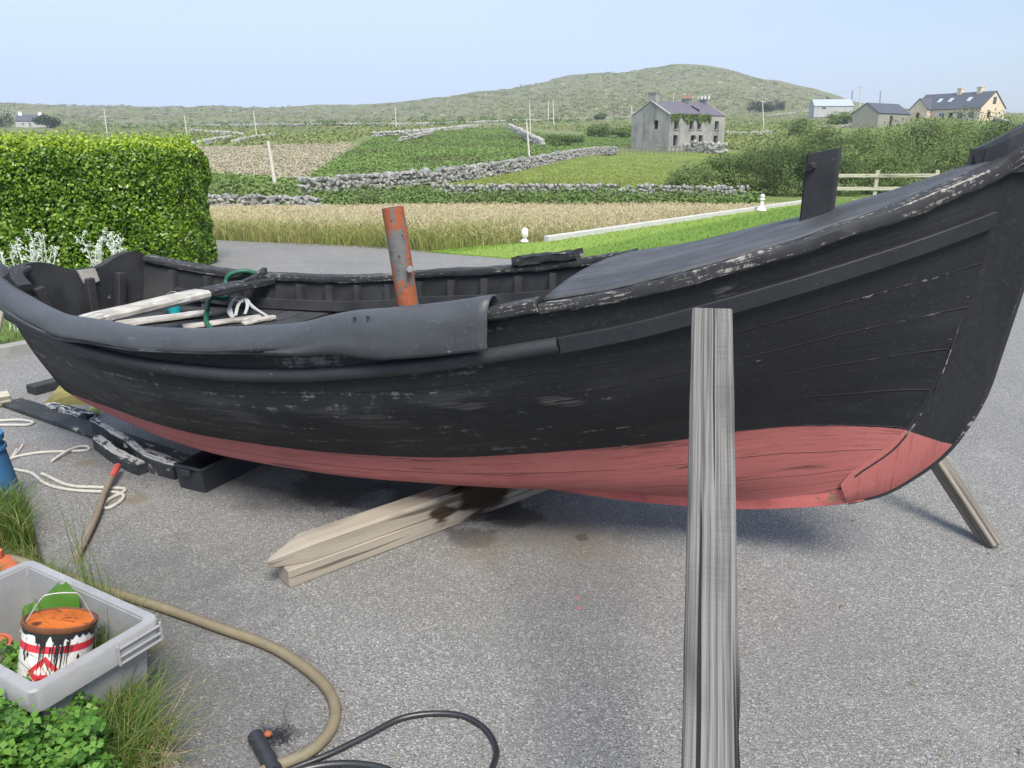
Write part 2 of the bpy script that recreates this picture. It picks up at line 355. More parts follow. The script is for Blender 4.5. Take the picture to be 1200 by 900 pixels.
STAINS_SHADE = [(400, 568, .30, (.035, .035, .037), .8, .55, .35), (510, 572, .30, (.03, .03, .032), .8, .55, .35), (580, 600, .13, (.04, .038, .036), .6, .5, .5), (760, 573, .02, (.06, .06, .06), .6, .5, .5), (575, 602, .02, (.05, .05, .05), .6, .5, .5), (600, 603, .17, (.03, .029, .028), .8, .6, .5), (548, 628, .11, (.04, .039, .038), .6, .6, .5), (682, 631, .045, (.028, .020, .016), .85, .7, .8), (650, 622, .30, (.16, .135, .10), .35, .3, .3),  # first two entries: wet asphalt plus the boat's shadow painted darker
          (700, 640, .22, (.15, .12, .08), .35, .3, .3), (560, 648, .18, (.16, .13, .08), .35, .3, .3), (678, 712, .011, (.42, .13, .12), .7, .6, .9), (676, 700, .010, (.42, .13, .12), .6, .6, .9), (330, 580, .3, (.05, .05, .05), .45, .2, .4), (760, 620, .25, (.08, .085, .09), .35, .2, .4),  # grey entry left of the timbers also paints in hull shade
          (160, 585, .07, (.17, .13, .05), .5, .3, .5), (98, 543, .07, (.20, .14, .06), .5, .3, .5), (60, 745, .9, (.075, .075, .077), .45, .3, .3), (180, 760, .06, (.17, .13, .06), .5, .3, .5), (240, 850, .5, (.08, .08, .083), .4, .3, .3), (20, 525, .12, (.20, .12, .10), .35, .3, .5)]  # wide grey entries darken the ground at lower left
M = {}
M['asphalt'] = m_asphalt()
M['black'] = m_paint('black_paint', (.014, .015, .018), (.30, .29, .27), white=.02, rough=.42)
M['railpaint'] = m_paint('rail_paint', (.013, .0145, .018), (.32, .31, .29), white=.08, along=(2, 60, 1), rough=.45, fine=True)
M['inner'] = m_paint('inner_paint', (.020, .021, .023), (.22, .22, .22), white=.02, along=(3, 14, 1), rough=.6)
M['deck'] = m_paint('deck_paint', (.044, .046, .050), (.27, .27, .27), white=.12, along=(2, 45, 1), rough=.5, bump=.5, planks=8.5)
M['worn'] = m_paint('worn_gunwale', (.026, .027, .030), (.36, .34, .30), white=.37, along=(2.0, 110, 1), rough=.6, fine=True)
M['worn2'] = m_paint('half_worn_paint', (.022, .023, .026), (.36, .35, .32), white=.26, along=(4, 90, 1), rough=.6, fine=True)
M['white_wood'] = m_paint('peeling_white', (.26, .245, .22), (.62, .61, .58), white=.46, along=(3, 30, 1), rough=.75)
M['grey_wood'] = m_wood('grey_weathered_wood', (.082, .080, .076), (.20, .196, .188), grain=95, crack=1.0, bump=.9, ring=70, ringf=.11, warp=(.03, .004), gc=.85, saw=.12)
M['tan_wood'] = m_wood('tan_weathered_wood', (.26, .22, .175), (.37, .32, .26), grain=70, crack=.6, gc=.6, ringf=.06)
M['dull_wood'] = m_wood('dull_wood', (.15, .135, .115), (.25, .23, .20), grain=45, crack=.6)
M['fence_wood'] = m_wood('pale_fence_wood', (.36, .35, .27), (.50, .48, .37), grain=30)
M['stick'] = m_wood('stick_wood', (.16, .13, .10), (.25, .21, .17), grain=60)
M['rubber'] = m_paint('grey_black_pipe', (.050, .054, .061), (.27, .28, .29), white=.07, along=(3, 34, 1), rough=.33, fine=True)
M['rub_round'] = m_paint('black_half_round', (.030, .032, .036), (.38, .37, .34), white=.12, along=(2, 90, 1), rough=.45, fine=True)
M['stone'] = None
def m_stone(name, A, B, lichen):
    k = NT(name); p = k.pos(); r = k.attr('rnd').outputs['Fac']; f = k.noise(p, 9, 5, .6)
    c = k.ramp(k.math('ADD', k.math('MULTIPLY', r, .7), k.math('MULTIPLY', f, .4)), [(.2, A), (.8, B)])
    c = k.mix(k.math('MULTIPLY', k.step(k.noise(p, 5, 5, .7), .55, .66), .7), c, lichen)
    return k.bsdf(c, .9, k.bump(f, .5, .03), .2)
M['stone'] = m_stone('drystone', (.15, .15, .145), (.33, .325, .31), (.46, .46, .44))
M['palestone'] = m_stone('pale_stone', (.24, .235, .22), (.42, .41, .385), (.55, .54, .50))
# ------------------------------------------------------------------ terrain
COLS = [-1500, 0, 300, 500, 700, 900, 1100, 1200, 2700]
ROWS = {30: [250, 250, 249, 248, 247, 247, 247, 247, 247], 38: [233, 233, 232, 231, 232, 234, 236, 236, 236], 50: [214, 213, 214, 213, 212, 221, 221, 221, 221], 65: [203, 202, 203, 202, 197, 208, 209, 209, 209],
        90: [188, 187, 187, 178, 184, 193, 188, 186, 186], 118: [174, 173, 172, 165, 177, 177, 166, 163, 163], 170: [163, 162, 160, 153, 156, 154, 138, 138, 138], 260: [153, 152, 151, 147, 147, 143, 137, 137, 137], 420: [145, 145, 147, 142, 136, 132, 135, 135, 135]}
SC = [-1500, -300, 0, 100, 200, 280, 400, 480, 540, 600, 660, 720, 790, 840, 900, 950, 1000, 1060, 1130, 1200, 1500, 2700]
SY = [118, 118, 120, 124, 126, 127, 127, 122, 113, 103, 94, 86, 80, 83, 97, 109, 121, 131, 133, 133, 133, 133]
_px = np.arange(-1500, 2701, 20.0); _rows = []; _Y = []
for Yv, hv in ((10, -.05), (12.5, -.06), (15, -.22), (20, -.44)): _Y.append(Yv); _rows.append(np.full(len(_px), hv))
for Yv, ys in ROWS.items():
    y = np.interp(_px, COLS, ys); _Y.append(Yv); _rows.append(np.array([dp(a, b, Yv)[2] for a, b in zip(_px, y)]))
sky_y = pchip(SC, SY)(_px); y420 = np.interp(_px, COLS, ROWS[420])
for Yv, f in ((600, .55), (800, 1.0)): _Y.append(Yv); _rows.append(np.array([dp(a, b + (c-b)*f, Yv)[2] for a, b, c in zip(_px, y420, sky_y)]))
h8 = _rows[-1]; _Y += [1100, 1600, 4000]; _rows += [h8*.55, h8*.2 - 4, np.full(len(_px), -20.0)]
_T = np.array(_rows); _LY = np.log(np.array(_Y, float))
def terrain_h(X, Y):
    X = np.asarray(X, float); Y = np.asarray(Y, float); Yc = np.clip(Y, 10, 4000)
    pxx = np.clip(600 + FPX * X / (Yc * cp + .4), -1500, 2700); ly = np.log(Yc)
    j = np.clip(np.searchsorted(_LY, ly, side='right') - 1, 0, len(_LY) - 2); t = (ly - _LY[j]) / (_LY[j+1] - _LY[j])
    ci = np.clip((pxx + 1500) / 20, 0, len(_px) - 1.001); c0 = ci.astype(int); fc = ci - c0
    g = lambda r: _T[r, c0] * (1 - fc) + _T[r, c0 + 1] * fc
    jm = np.maximum(j - 1, 0); jp = np.minimum(j + 2, len(_LY) - 1)
    m1 = (g(j+1) - g(jm)) / (_LY[j+1] - _LY[jm]) * (_LY[j+1] - _LY[j]); m2 = (g(jp) - g(j)) / (_LY[jp] - _LY[j]) * (_LY[j+1] - _LY[j])
    h = (2*t**3-3*t**2+1)*g(j) + (t**3-2*t**2+t)*m1*.6 + (-2*t**3+3*t**2)*g(j+1) + (t**3-t**2)*m2*.6
    am = np.clip((Yc - 35) / 100, 0, 1)
    h = h + am * ((fbm(X/14, Y/14, 3) - .47) * np.clip(Yc/90, 0, 1.6) + (fbm(X/55+7, Y/75, 5) - .47) * np.clip((Yc-120)/60, 0, 9))
    return h
def tp(px, py, ymin=11.0, ymax=1200):
    d = ray(px, py); ts = np.geomspace(ymin, ymax, 1500) / d[1]; P = d[None]*ts[:, None]; P[:, 2] += CAMH
    g = P[:, 2] - terrain_h(P[:, 0], P[:, 1]); i = np.where((g[:-1] > 0) & (g[1:] <= 0))[0]
    if len(i) == 0: return P[-1]
    i = i[0]; f = g[i]/(g[i]-g[i+1]); return P[i]*(1-f)+P[i+1]*f
def on(px, Y, dz=0):
    x = (px - 600) / FPX * (Y * cp + .4); return np.array([x, Y, float(terrain_h(x, Y)) + dz])
POLY_TAN = [(225, 172), (290, 172), (330, 168), (400, 166), (425, 172), (392, 186), (372, 198), (340, 214), (262, 206), (225, 198)]
POLY_PAST = [(470, 226), (560, 210), (640, 190), (700, 176), (745, 178), (880, 178), (880, 206), (790, 232), (470, 232)]
POLY_BRACK = [(360, 220), (385, 196), (405, 180), (440, 162), (540, 151), (600, 150), (650, 160), (745, 163), (745, 174), (690, 172), (620, 192), (560, 205), (480, 213)]
def build_terrain():
    Yr = np.r_[-40, -10, 4, np.geomspace(10, 60, 75), np.geomspace(61, 1000, 150), 1150, 1400]
    pc = np.r_[np.linspace(-1500, -150, 28), np.linspace(-140, 1340, 200), np.linspace(1360, 2700, 28)]
    P = np.zeros((len(Yr), len(pc), 3))
    for i, y in enumerate(Yr):
        yc = max(y, 10); P[i, :, 0] = (pc - 600) / FPX * (yc * cp + .4) * (1 if y >= 10 else 3); P[i, :, 1] = y; P[i, :, 2] = terrain_h(P[i, :, 0], np.full(len(pc), y))
    P[:3, :, 2] = -.05
    V = P.reshape(-1, 3); n, m = P.shape[:2]
    idx = np.arange(n*m).reshape(n, m); F = np.stack([idx[:-1, :-1], idx[:-1, 1:], idx[1:, 1:], idx[1:, :-1]], -1).reshape(-1, 4)
    me = bpy.data.meshes.new('terrain'); me.from_pydata(V.tolist(), [], F.tolist()); me.update()
    me.polygons.foreach_set('use_smooth', [True]*len(me.polygons))
    Yv = np.maximum(V[:, 1], 1); pxv, pyv = proj(np.c_[V[:, 0], np.maximum(V[:, 1], 10), V[:, 2]])
    col = np.zeros((len(V), 4)); col[:, 3] = 1
    straw = np.array([.235, .190, .085]); past = np.array([.20, .26, .07]); brk = np.array([.13, .21, .05]); tan = np.array([.37, .33, .23]); mid = np.array([.18, .24, .075]); hill = np.array([.20, .215, .095])
    c = np.tile(mid, (len(V), 1)); f = np.clip((Yv - 130) / 200, 0, 1)[:, None]; c = c*(1-f) + hill*f
    c[inpoly(pxv, pyv, POLY_TAN) & (Yv > 40) & (Yv < 220)] = tan; c[inpoly(pxv, pyv, POLY_BRACK) & (Yv > 40) & (Yv < 220)] = brk
    c[inpoly(pxv, pyv, POLY_PAST) & (Yv > 33) & (Yv < 130)] = past; c[Yv < 33] = straw; c[(Yv < 13.2)] = (.12, .13, .045)
    col[:, :3] = c
    at = me.color_attributes.new('ground', 'FLOAT_COLOR', 'POINT'); at.data.foreach_set('color', col.astype(np.float32).ravel())
    k = NT('land'); a = k.attr('ground').outputs['Color']; p = k.pos()
    n1 = k.noise(p, .35, 5, .6); n2 = k.noise(k.map(p, (1, .5, 1)), .06, 5, .62); n3 = k.noise(p, 2.2, 4, .65); far = k.step(k.n('SeparateXYZ', Vector=p).outputs[1], 110, 260)
    c = k.mix(k.step(n1, .4, .65), k.mix(.35, a, (.03, .05, .018)), a); c = k.mix(k.math('MULTIPLY', k.step(n3, .5, .75), .45), c, (.15, .15, .075))
    c = k.mix(k.math('MULTIPLY', k.step(n2, .46, .60), k.math('MULTIPLY', far, .8)), c, (.17, .165, .115)); c = k.mix(k.math('MULTIPLY', k.step(n2, .44, .34), k.math('MULTIPLY', far, .75)), c, (.05, .075, .032))
    rk = k.noise(k.map(p, (1, .6, 1)), .16, 6, .75); c = k.mix(k.math('MULTIPLY', k.step(rk, .60, .66), far), c, (.36, .35, .32))
    k.bsdf(c, .95, k.bump(n3, .6, .25), .1); me.materials.append(k.m)
    return tag(bpy.data.objects.new('terrain', me), kind='structure')
C.objects.link(build_terrain())
def sheet(name, poly, z, mat, kind='structure'):
    mb = MB(); P = [(p[0], p[1], z) for p in poly]; mb.add(P, [list(range(len(P)))]); return tag(mb.build(name, mat), kind=kind)
g2 = lambda px, py: gp(px, py)[:2]
# driveway: forecourt plus the lane that passes behind the boat
drive = [(-14, -8), (14, -8), (14, 6.5), (9.5, 8.5), g2(985, 300)+[0, .2], g2(800, 301), g2(690, 305), g2(600, 303), g2(535, 298), g2(500, 296), g2(480, 292), g2(400, 288), g2(330, 284), g2(245, 281), g2(160, 279), (-14, 12.9), (-14, 11.0), (-4.6, 10.6)]
drive = [(-14, -8), (14, -8), (14, 9.5), (6, 10.2), g2(800, 303), g2(690, 306), g2(600, 303), g2(535, 298), g2(500, 295), g2(480, 291), g2(400, 287), g2(330, 284), g2(245, 281), g2(160, 279), (-14, 12.9)]
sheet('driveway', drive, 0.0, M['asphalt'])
# lawn
def m_lawn():
    k = NT('lawn_grass'); p = k.pos(); d = k.n('VectorMath', {'operation': 'DOT_PRODUCT'}, _0=p, _1=(.80, -.60, 0)).outputs['Value']
    d = k.math('ADD', d, k.math('MULTIPLY', k.noise(p, 1.2, 2), .18))
    st = k.step(k.math('SINE', k.math('MULTIPLY', d, 2.6)), -.45, .45); n = k.noise(p, 16, 5, .7); b = k.noise(p, 1.1, 3)
    c = k.mix(st, (.13, .22, .03), (.21, .31, .055)); c = k.mix(k.math('MULTIPLY', k.step(n, .45, .7), .5), c, (.05, .12, .018)); c = k.mix(k.math('MULTIPLY', k.step(b, .5, .7), .3), c, (.17, .24, .06))
    return k.bsdf(c, .8, k.bump(n, .7, .03), .2)
M['lawn'] = m_lawn()
K0, K1 = g2(640, 284), g2(935, 240); kd = (K1 - K0) / np.linalg.norm(K1 - K0); KS = g2(503, 293.5); K2 = K1 + kd*2.5
lawn = [g2(500, 295.5), g2(535, 298.5), g2(600, 303.5), g2(690, 306.5), g2(800, 303.5), (6, 10.15), (14, 9.4), (20, 11), (21, 16.5), K2, K1, K0, g2(560, 289)]
mb = MB(); mb.ngon([(p_[0], p_[1], -.266) for p_ in lawn], .568, (0, 0, 1)); tag(mb.build('lawn', M['lawn']), kind='structure')
LP = []
while len(LP) < 26000:
    q = rng.uniform((-2, 9), (14, 23), (4000, 2)); LP += q[inpoly(q[:, 0], q[:, 1], [tuple(v) for v in lawn])].tolist()
LP = np.array(LP[:26000]); LPd = np.c_[LP, np.full(len(LP), .018)]
st = np.sin((LP @ np.array([.80, -.60]))*2.6) > 0
M['lawn_blade'] = m_leaf('lawn_blade', [(.11, .195, .028), (.17, .265, .042), (.25, .345, .07)], .6, .3)
rl = np.where(st, rng.uniform(.6, 1, len(LP)), rng.uniform(0, .4, len(LP)))
tag(quads('lawn_grass', blades(LPd, np.full(len(LP), .032), np.full(len(LP), .012), .8, .6), M['lawn_blade'], rnd=np.r_[rl, rl]), 'bright striped mown lawn', kind='stuff')
M['concrete'] = m_plain('pale_concrete', (.50, .50, .48), .85, .2, 6, .4)
mb = MB(); mb.beam((*K0, -.23), (*K2, -.23), .11, .66, n=8); tag(mb.build('kerb', M['concrete']), kind='structure')
# garden strip with grass at the left, its kerb, hedge bed
M['soil'] = m_plain('soil', (.07, .055, .038), .95, .4, 9, .6)
M['lawn_l'] = m_plain('rough_lawn', (.10, .16, .035), .9, .35, 5, .5)
KL = [gp(-260, 452), gp(-100, 431), gp(0, 418), gp(40, 411), gp(95, 396), gp(150, 372), gp(190, 340), gp(236, 306)]
verge = [k_[:2] for k_ in KL] + [(-4.35, 10.9), (-12, 11.1), (-12, 4.0)]
sheet('garden_verge', verge, .035, M['lawn_l'])
mb = MB()
KLs = smooth_path(KL, 30); mb.sweep(KLs + [0, 0, .02], np.array([(-.05, -.06), (-.05, .055), (-.04, .065), (.04, .065), (.05, .055), (.05, -.06)])[::-1])
M['kerbstone'] = m_plain('kerbstone', (.27, .265, .25), .9, .3, 9, .6); tag(mb.build('garden_kerb', M['kerbstone']), kind='structure')
# ------------------------------------------------------------------ the boat
BF = np.array([1.24, 2.54]); BA = np.array([-3.55, 1.48]); BA /= np.linalg.norm(BA); BN = np.array([-BA[1], BA[0]]); BN = BN if BN[1] < 0 else -BN
def bw(s, b, h): q = BF + s*BA + b*BN; return np.array([q[0], q[1], h])
def bq(px, py, h):
    q = gp(px, py, h); d = q[:2] - BF; return d @ BA, d @ BN, h
b_sh = pchip([-.27, -.15, 0, .15, .3, .6, 1, 1.5, 2, 2.5, 3, 3.4, 3.8], [.05, .17, .285, .375, .45, .55, .625, .67, .68, .67, .62, .53, .42])
h_sh = pchip([-.45, -.31, -.246, -.065, .02, .151, .281, .437, .574, .777, .976, 1.176, 1.4, 1.746, 2.06, 2.37, 2.73, 3.09, 3.36, 3.53, 3.8], [1.605, 1.535, 1.49, 1.41, 1.373, 1.327, 1.276, 1.228, 1.184, 1.125, 1.082, 1.036, .995, .945, .912, .868, .845, .842, .862, .885, .935])
b_rl = pchip([-.27, -.15, 0, .15, .3, .6, 1, 1.5, 2, 2.5, 3, 3.4, 3.8], [.05, .155, .265, .355, .43, .535, .615, .66, .67, .66, .605, .51, .395])
h_rl = pchip([-.27, -.209, -.07, .066, .221, .474, .714, .938, 1.113, 1.382, 1.542, 1.898, 2.3, 2.78, 3.25, 3.8], [1.33, 1.308, 1.258, 1.211, 1.159, 1.076, 1.0, .943, .902, .839, .809, .750, .711, .701, .714, .755])
b_wl = pchip([-.14, 0, .2, .41, .6, 1, 1.5, 2, 2.5, 3, 3.4, 3.8], [.045, .085, .15, .22, .28, .38, .45, .47, .44, .36, .25, .15])
h_wl = pchip([-.144, -.095, .026, .2, .417, .582, .868, 1.175, 1.483, 1.885, 2.325, 2.727, 3.143, 3.53, 3.8], [.61, .619, .623, .618, .589, .555, .505, .455, .408, .368, .336, .310, .294, .280, .275])
b_lo = pchip([-.03, .2, .41, .6, .95, 1.5, 2, 2.5, 3, 3.4, 3.8], [.045, .075, .12, .17, .26, .375, .43, .41, .325, .215, .11]); h_lo = pchip([-.03, .2, .41, .6, .95, 1.5, 2, 2.5, 3, 3.4, 3.8], [.46, .40, .36, .33, .295, .265, .245, .225, .215, .215, .23])
h_ke = pchip([.03, .2, .41, .95, 1.5, 2.5, 3.5, 3.8], [.37, .30, .245, .195, .18, .175, .19, .205])
PLANK = [0, 2, 4, 5.6, 7.3, 9, 10.4]
def rowpts(t):
    """seven guide points (b,h,s) for station t in 0..1"""
    out = []
    ss = lambda s0: s0 + (3.8 - s0)*t
    s = ss(.03); out.append((.035, float(h_ke(s)), s)); s = ss(-.03); out.append((float(b_lo(s)), float(h_lo(s)), s)); s = ss(-.14); w_ = (float(b_wl(s)), float(h_wl(s)), s); out.append(w_)
    s = ss(-.27); r_ = (float(b_rl(s)), float(h_rl(s)), s); bul = .055*min(1, max(0, (s-.1)/1.2))*(1 if s < 2.6 else max(.25, 1-(s-2.6)/1.4))
    s1 = ss(-.205); s2 = ss(-.25)
    out.append((w_[0]+(r_[0]-w_[0])*.36+bul, w_[1]+(r_[1]-w_[1])*.333, s1)); out.append((w_[0]+(r_[0]-w_[0])*.69+bul, w_[1]+(r_[1]-w_[1])*.667, s2))
    out.append(r_); out.append((float(b_sh(s)), float(h_sh(s)), s)); return np.array(out)
def section(t, n=44):
    G = rowpts(t); d = np.r_[0, np.cumsum(np.linalg.norm(np.diff(G[:, :2], axis=0), axis=1))]; d += np.arange(7)*1e-4
    u = np.unique(np.r_[np.linspace(0, d[-1], n - 7), d])
    u = np.linspace(0, 1, n)
    dn = np.interp(np.linspace(0, 6, n), np.arange(7), d)
    return np.stack([pchip(d, G[:, 0])(dn), pchip(d, G[:, 1])(dn), pchip(d, G[:, 2])(dn)], -1), np.interp(np.linspace(0, 6, n), np.arange(7), PLANK), dn - d[2]
def sec_at(s):
    """section in the plane s = const, for frames"""
    B = np.array([.035, float(b_lo(s)), float(b_wl(s)), 0, 0, float(b_rl(s)), float(b_sh(s))]); Hh = np.array([float(h_ke(s)), float(h_lo(s)), float(h_wl(s)), 0, 0, float(h_rl(s)), float(h_sh(s))])
    bul = .055*min(1, max(0, (s-.1)/1.2))*(1 if s < 2.6 else max(.25, 1-(s-2.6)/1.4))
    B[3] = B[2]+(B[5]-B[2])*.36+bul; B[4] = B[2]+(B[5]-B[2])*.69+bul; Hh[3] = Hh[2]+(Hh[5]-Hh[2])/3; Hh[4] = Hh[2]+(Hh[5]-Hh[2])*2/3
    d = np.r_[0, np.cumsum(np.hypot(np.diff(B), np.diff(Hh)))]; u = np.linspace(0, d[-1], 26); return pchip(d, B)(u), pchip(d, Hh)(u)
TT = np.r_[np.linspace(0, .12, 16)[:-1], np.linspace(.12, 1, 74)]
def hull_grid(side, inset=0.0, drop=0.0):
    P = []; W = []
    for t in TT:
        g, pk, dw = section(t); b = np.maximum(g[:, 0] - inset, .004); r = [bw(s, side*bb, h - drop*0) for bb, h, s in zip(b, g[:, 1] + inset*.5*(np.linspace(1, 0, len(b))), g[:, 2])]
        P.append(r); W.append(np.stack([dw, pk], -1))
    return np.array(P), np.array(W)
def m_hull():
    k = NT('hull_paint'); uv = k.uv(); w2 = k.n('SeparateXYZ', Vector=k.uv('paint')).outputs; dw, pk = w2[0], w2[1]; p = k.pos()
    sfw = k.n('SeparateXYZ', Vector=uv).outputs[0]
    s1 = k.noise(k.map(uv, (1.6, 30, 1)), 1.0, 6, .65); s3 = k.noise(p, 70, 4, .65); s4 = k.noise(p, 19, 5, .7); s5 = k.noise(k.map(uv, (4, 90, 1)), 1.0, 3, .6); big = k.noise(k.map(uv, (1.1, 2.4, 1)), 1.0, 3)
    # planking seams
    wob = k.math('MULTIPLY', k.math('SUBTRACT', k.noise(k.map(uv, (6, 2, 1)), 1.0, 3), .5), .10)
    fr = k.math('FRACT', k.math('ADD', k.math('ADD', pk, .5), wob)); sd_ = k.math('ABSOLUTE', k.math('SUBTRACT', fr, .5)); br = k.noise(k.map(uv, (2.2, 3, 1), (5, 2, 0)), 1.0, 3)
    seam = k.math('MULTIPLY', k.step(sd_, .028, .007), k.step(br, .30, .50))
    bl = k.mix(k.step(big, .4, .7), (.0095, .0107, .0132), (.019, .020, .0212)); bl = k.mix(k.math('MULTIPLY', k.step(s3, .52, .78), .5), bl, (.05, .052, .056))
    # scuffs thin out towards the bow (u small)
    aft = k.step(sfw, .5, 1.6)
    th = k.math('SUBTRACT', .675, k.math('MULTIPLY', aft, .13)); wv = k.math('ADD', k.math('MULTIPLY', s1, .5), k.math('MULTIPLY', s4, .5)); wv = k.math('ADD', wv, k.math('MULTIPLY', k.math('SUBTRACT', big, .5), .28))
    dd = k.math('SUBTRACT', wv, th); sc = k.step(dd, 0.0, .09)
    bl = k.mix(k.math('MULTIPLY', sc, .8), bl, (.17, .17, .165)); chip = k.math('MULTIPLY', k.step(k.noise(k.map(uv, (9, 60, 1)), 1.0, 3, .6), .70, .74), k.step(big, .35, .6)); bl = k.mix(chip, bl, (.42, .41, .38))
    zc = k.n('SeparateXYZ', Vector=p).outputs[2]; patchn = k.noise(k.map(uv, (5, 55, 1), (2, 2, 0)), 1.0, 5, .7)
    for (u0, z0, ru, rz, st_) in ((1.22, .735, .10, .028, .34), (1.55, .70, .20, .022, .16), (1.95, .60, .28, .05, .13), (2.55, .52, .30, .07, .14), (3.1, .55, .25, .08, .14), (.75, 1.12, .05, .03, .3)):
        dx = k.math('DIVIDE', k.math('SUBTRACT', sfw, u0), ru); dz_ = k.math('DIVIDE', k.math('SUBTRACT', zc, z0), rz); dd_ = k.math('ADD', k.math('MULTIPLY', dx, dx), k.math('MULTIPLY', dz_, dz_)); mk = k.step(dd_, 1.0, .1)
        bl = k.mix(k.math('MULTIPLY', k.math('MULTIPLY', mk, st_), k.step(k.math('ADD', patchn, k.math('MULTIPLY', mk, .08)), .50, .66)), bl, (.26, .255, .24))
    soft = k.step(k.noise(k.map(uv, (1.3, 7, 1), (3, 7, 0)), 1.0, 4, .6), .5, .75); bl = k.mix(k.math('MULTIPLY', soft, k.math('ADD', .25, k.math('MULTIPLY', aft, .5))), bl, (.046, .047, .047))
    rd = k.mix(k.noise(p, 4, 4), (.36, .105, .096), (.45, .15, .137)); rd = k.mix(k.math('MULTIPLY', k.step(s5, .52, .70), .45), rd, (.24, .07, .06)); rd = k.mix(k.math('MULTIPLY', k.step(s1, .58, .66), .8), rd, (.10, .045, .038)); rd = k.mix(k.math('MULTIPLY', k.step(k.noise(k.map(uv, (3.5, 12, 1), (1, 8, 0)), 1.0, 5, .7), .54, .68), .5), rd, (.28, .085, .07)); rd = k.mix(k.math('MULTIPLY', k.step(k.noise(k.map(uv, (7, 26, 1), (4, 1, 0)), 1.0, 5, .7), .64, .69), .8), rd, (.24, .19, .15))
    rd = k.mix(k.math('MULTIPLY', k.step(s3, .6, .75), .3), rd, (.55, .25, .23))
    e = k.math('ADD', dw, k.math('MULTIPLY', k.math('SUBTRACT', k.noise(k.map(uv, (9, 3, 1)), 1.0, 5, .7), .5), .022)); isb = k.step(e, -.002, .002)
    c = k.mix(isb, rd, bl); c = k.mix(k.math('MULTIPLY', seam, .8), c, k.mix(isb, (.10, .04, .035), (.004, .004, .005)))
    sc2 = k.math('MULTIPLY', k.step(sd_, .040, .022), k.math('MULTIPLY', k.step(k.noise(k.map(uv, (2.4, 3, 1), (9, 4, 0)), 1.0, 3), .60, .68), isb)); c = k.mix(k.math('MULTIPLY', sc2, k.step(k.noise(p, 55, 3), .48, .60)), c, (.22, .22, .215))
    h = k.math('ADD', k.math('MULTIPLY', s1, .5), k.math('MULTIPLY', s5, .3)); h = k.math('SUBTRACT', h, k.math('MULTIPLY', seam, .8)); h = k.math('ADD', h, k.math('MULTIPLY', s3, .25)); h = k.math('ADD', h, k.math('MULTIPLY', fr, .25))
    return k.bsdf(c, k.math('ADD', .46, k.math('MULTIPLY', s3, .3)), k.bump(h, .55, .006), .35)
M['hull'] = m_hull()
boat = thing('wooden_boat', 'long open black wooden fishing boat with red underside, propped up on the driveway', 'boat', (*bw(1.6, 0, 0),))
def hull_side(side):
    P, W = hull_grid(side); mb = MB(); n, m = P.shape[:2]
    du = np.array([rowpts(t)[5][2] for t in TT]) + .3; dv = np.mean(W[:, :, 0], 0)
    mb.grid(P, np.stack(np.meshgrid(du, dv, indexing='ij'), -1), flip=(side < 0))
    o = mb.build('planking', M['hull'], boat, smooth='all')
    uv2 = o.data.uv_layers.new(name='paint'); vi = np.zeros(len(o.data.loops), np.int32); o.data.loops.foreach_get('vertex_index', vi)
    uv2.data.foreach_set('uv', W.reshape(-1, 2)[vi].astype(np.float32).ravel()); return o
hull_side(1); hull_side(-1)
for sd_ in (1, -1):
    P, W = hull_grid(sd_, .028); mb = MB(); mb.grid(P[6:], flip=(sd_ > 0)); mb.build('inner_planking', M['inner'], boat, smooth='all')
# stem and keel in the centre plane
outer = [(-.445, 1.54), (-.43, 1.45), (-.40, 1.25), (-.385, 1.131), (-.361, .916), (-.341, .758), (-.297, .618), (-.244, .517), (-.156, .415), (-.083, .353), (.02, .303)]
inner = [(-.235, 1.53), (-.25, 1.45), (-.262, 1.30), (-.25, 1.149), (-.222, .949), (-.20, .80), (-.165, .679), (-.105, .549), (-.028, .46), (.0, .43), (.045, .365)]
oi = smooth_path([(a, 0, b) for a, b in outer], 40); ii = smooth_path([(a, 0, b) for a, b in inner], 40)
rows = []
for a, b in zip(oi, ii):
    d = (b - a); lat = [(0, -.022), (.06, -.030), (.5, -.044), (1.0, -.050), (1.25, -.050), (1.25, .050), (1.0, .050), (.5, .044), (.06, .030), (0, .022)]
    rows.append([bw(a[0] + d[0]*f, v, a[2] + d[2]*f) for f, v in lat])
rows = np.array(rows); mb = MB(); mb.grid(rows, closev=True); mb.add(rows[0], [list(range(10))[::-1]])
stem = mb.build('stem', M['hull'], boat, smooth=True)
P_ = np.zeros(len(stem.data.loops), np.int32); stem.data.loops.foreach_get('vertex_index', P_)
hv = np.array([v.co.z for v in stem.data.vertices]); ax = np.array([(np.array(v.co[:2]) + np.array(boat.location[:2]) - BF) @ BA for v in stem.data.vertices])
wlz = .612 - (-.14 - ax)*.27
u2 = stem.data.uv_layers.new(name='paint'); u2.data.foreach_set('uv', np.stack([(hv - wlz)[P_], np.full(len(P_), 3.5)], -1).astype(np.float32).ravel())
uvs = stem.data.uv_layers['UVMap']; uvs.data.foreach_set('uv', np.stack([hv[P_]*1.0 - .5, ax[P_]], -1).astype(np.float32).ravel())
ks = np.r_[-.03, np.linspace(.015, 3.79, 50)]; kb = pchip([-.03, .02, .2, .41, .95, 1.5, 2.5, 3.5, 3.8], [.322, .301, .249, .204, .155, .148, .145, .155, .165])
rows = np.array([[bw(s, b, h) for b, h in ((-.026, kb(s)), (-.037 if s > .1 else -.030, h_ke(s)+.01 if s > .03 else kb(s)+.05), (.037 if s > .1 else .030, h_ke(s)+.01 if s > .03 else kb(s)+.05), (.026, kb(s)))] for s in ks]); mb = MB(); mb.grid(rows, closev=True); mb.add(rows[-1], [[0, 1, 2, 3]])
M['keel'] = m_paint('worn_red_keel', (.31, .085, .078), (.30, .20, .12), white=.34, along=(3, 20, 1), rough=.7)
mb.build('keel', M['keel'], boat)
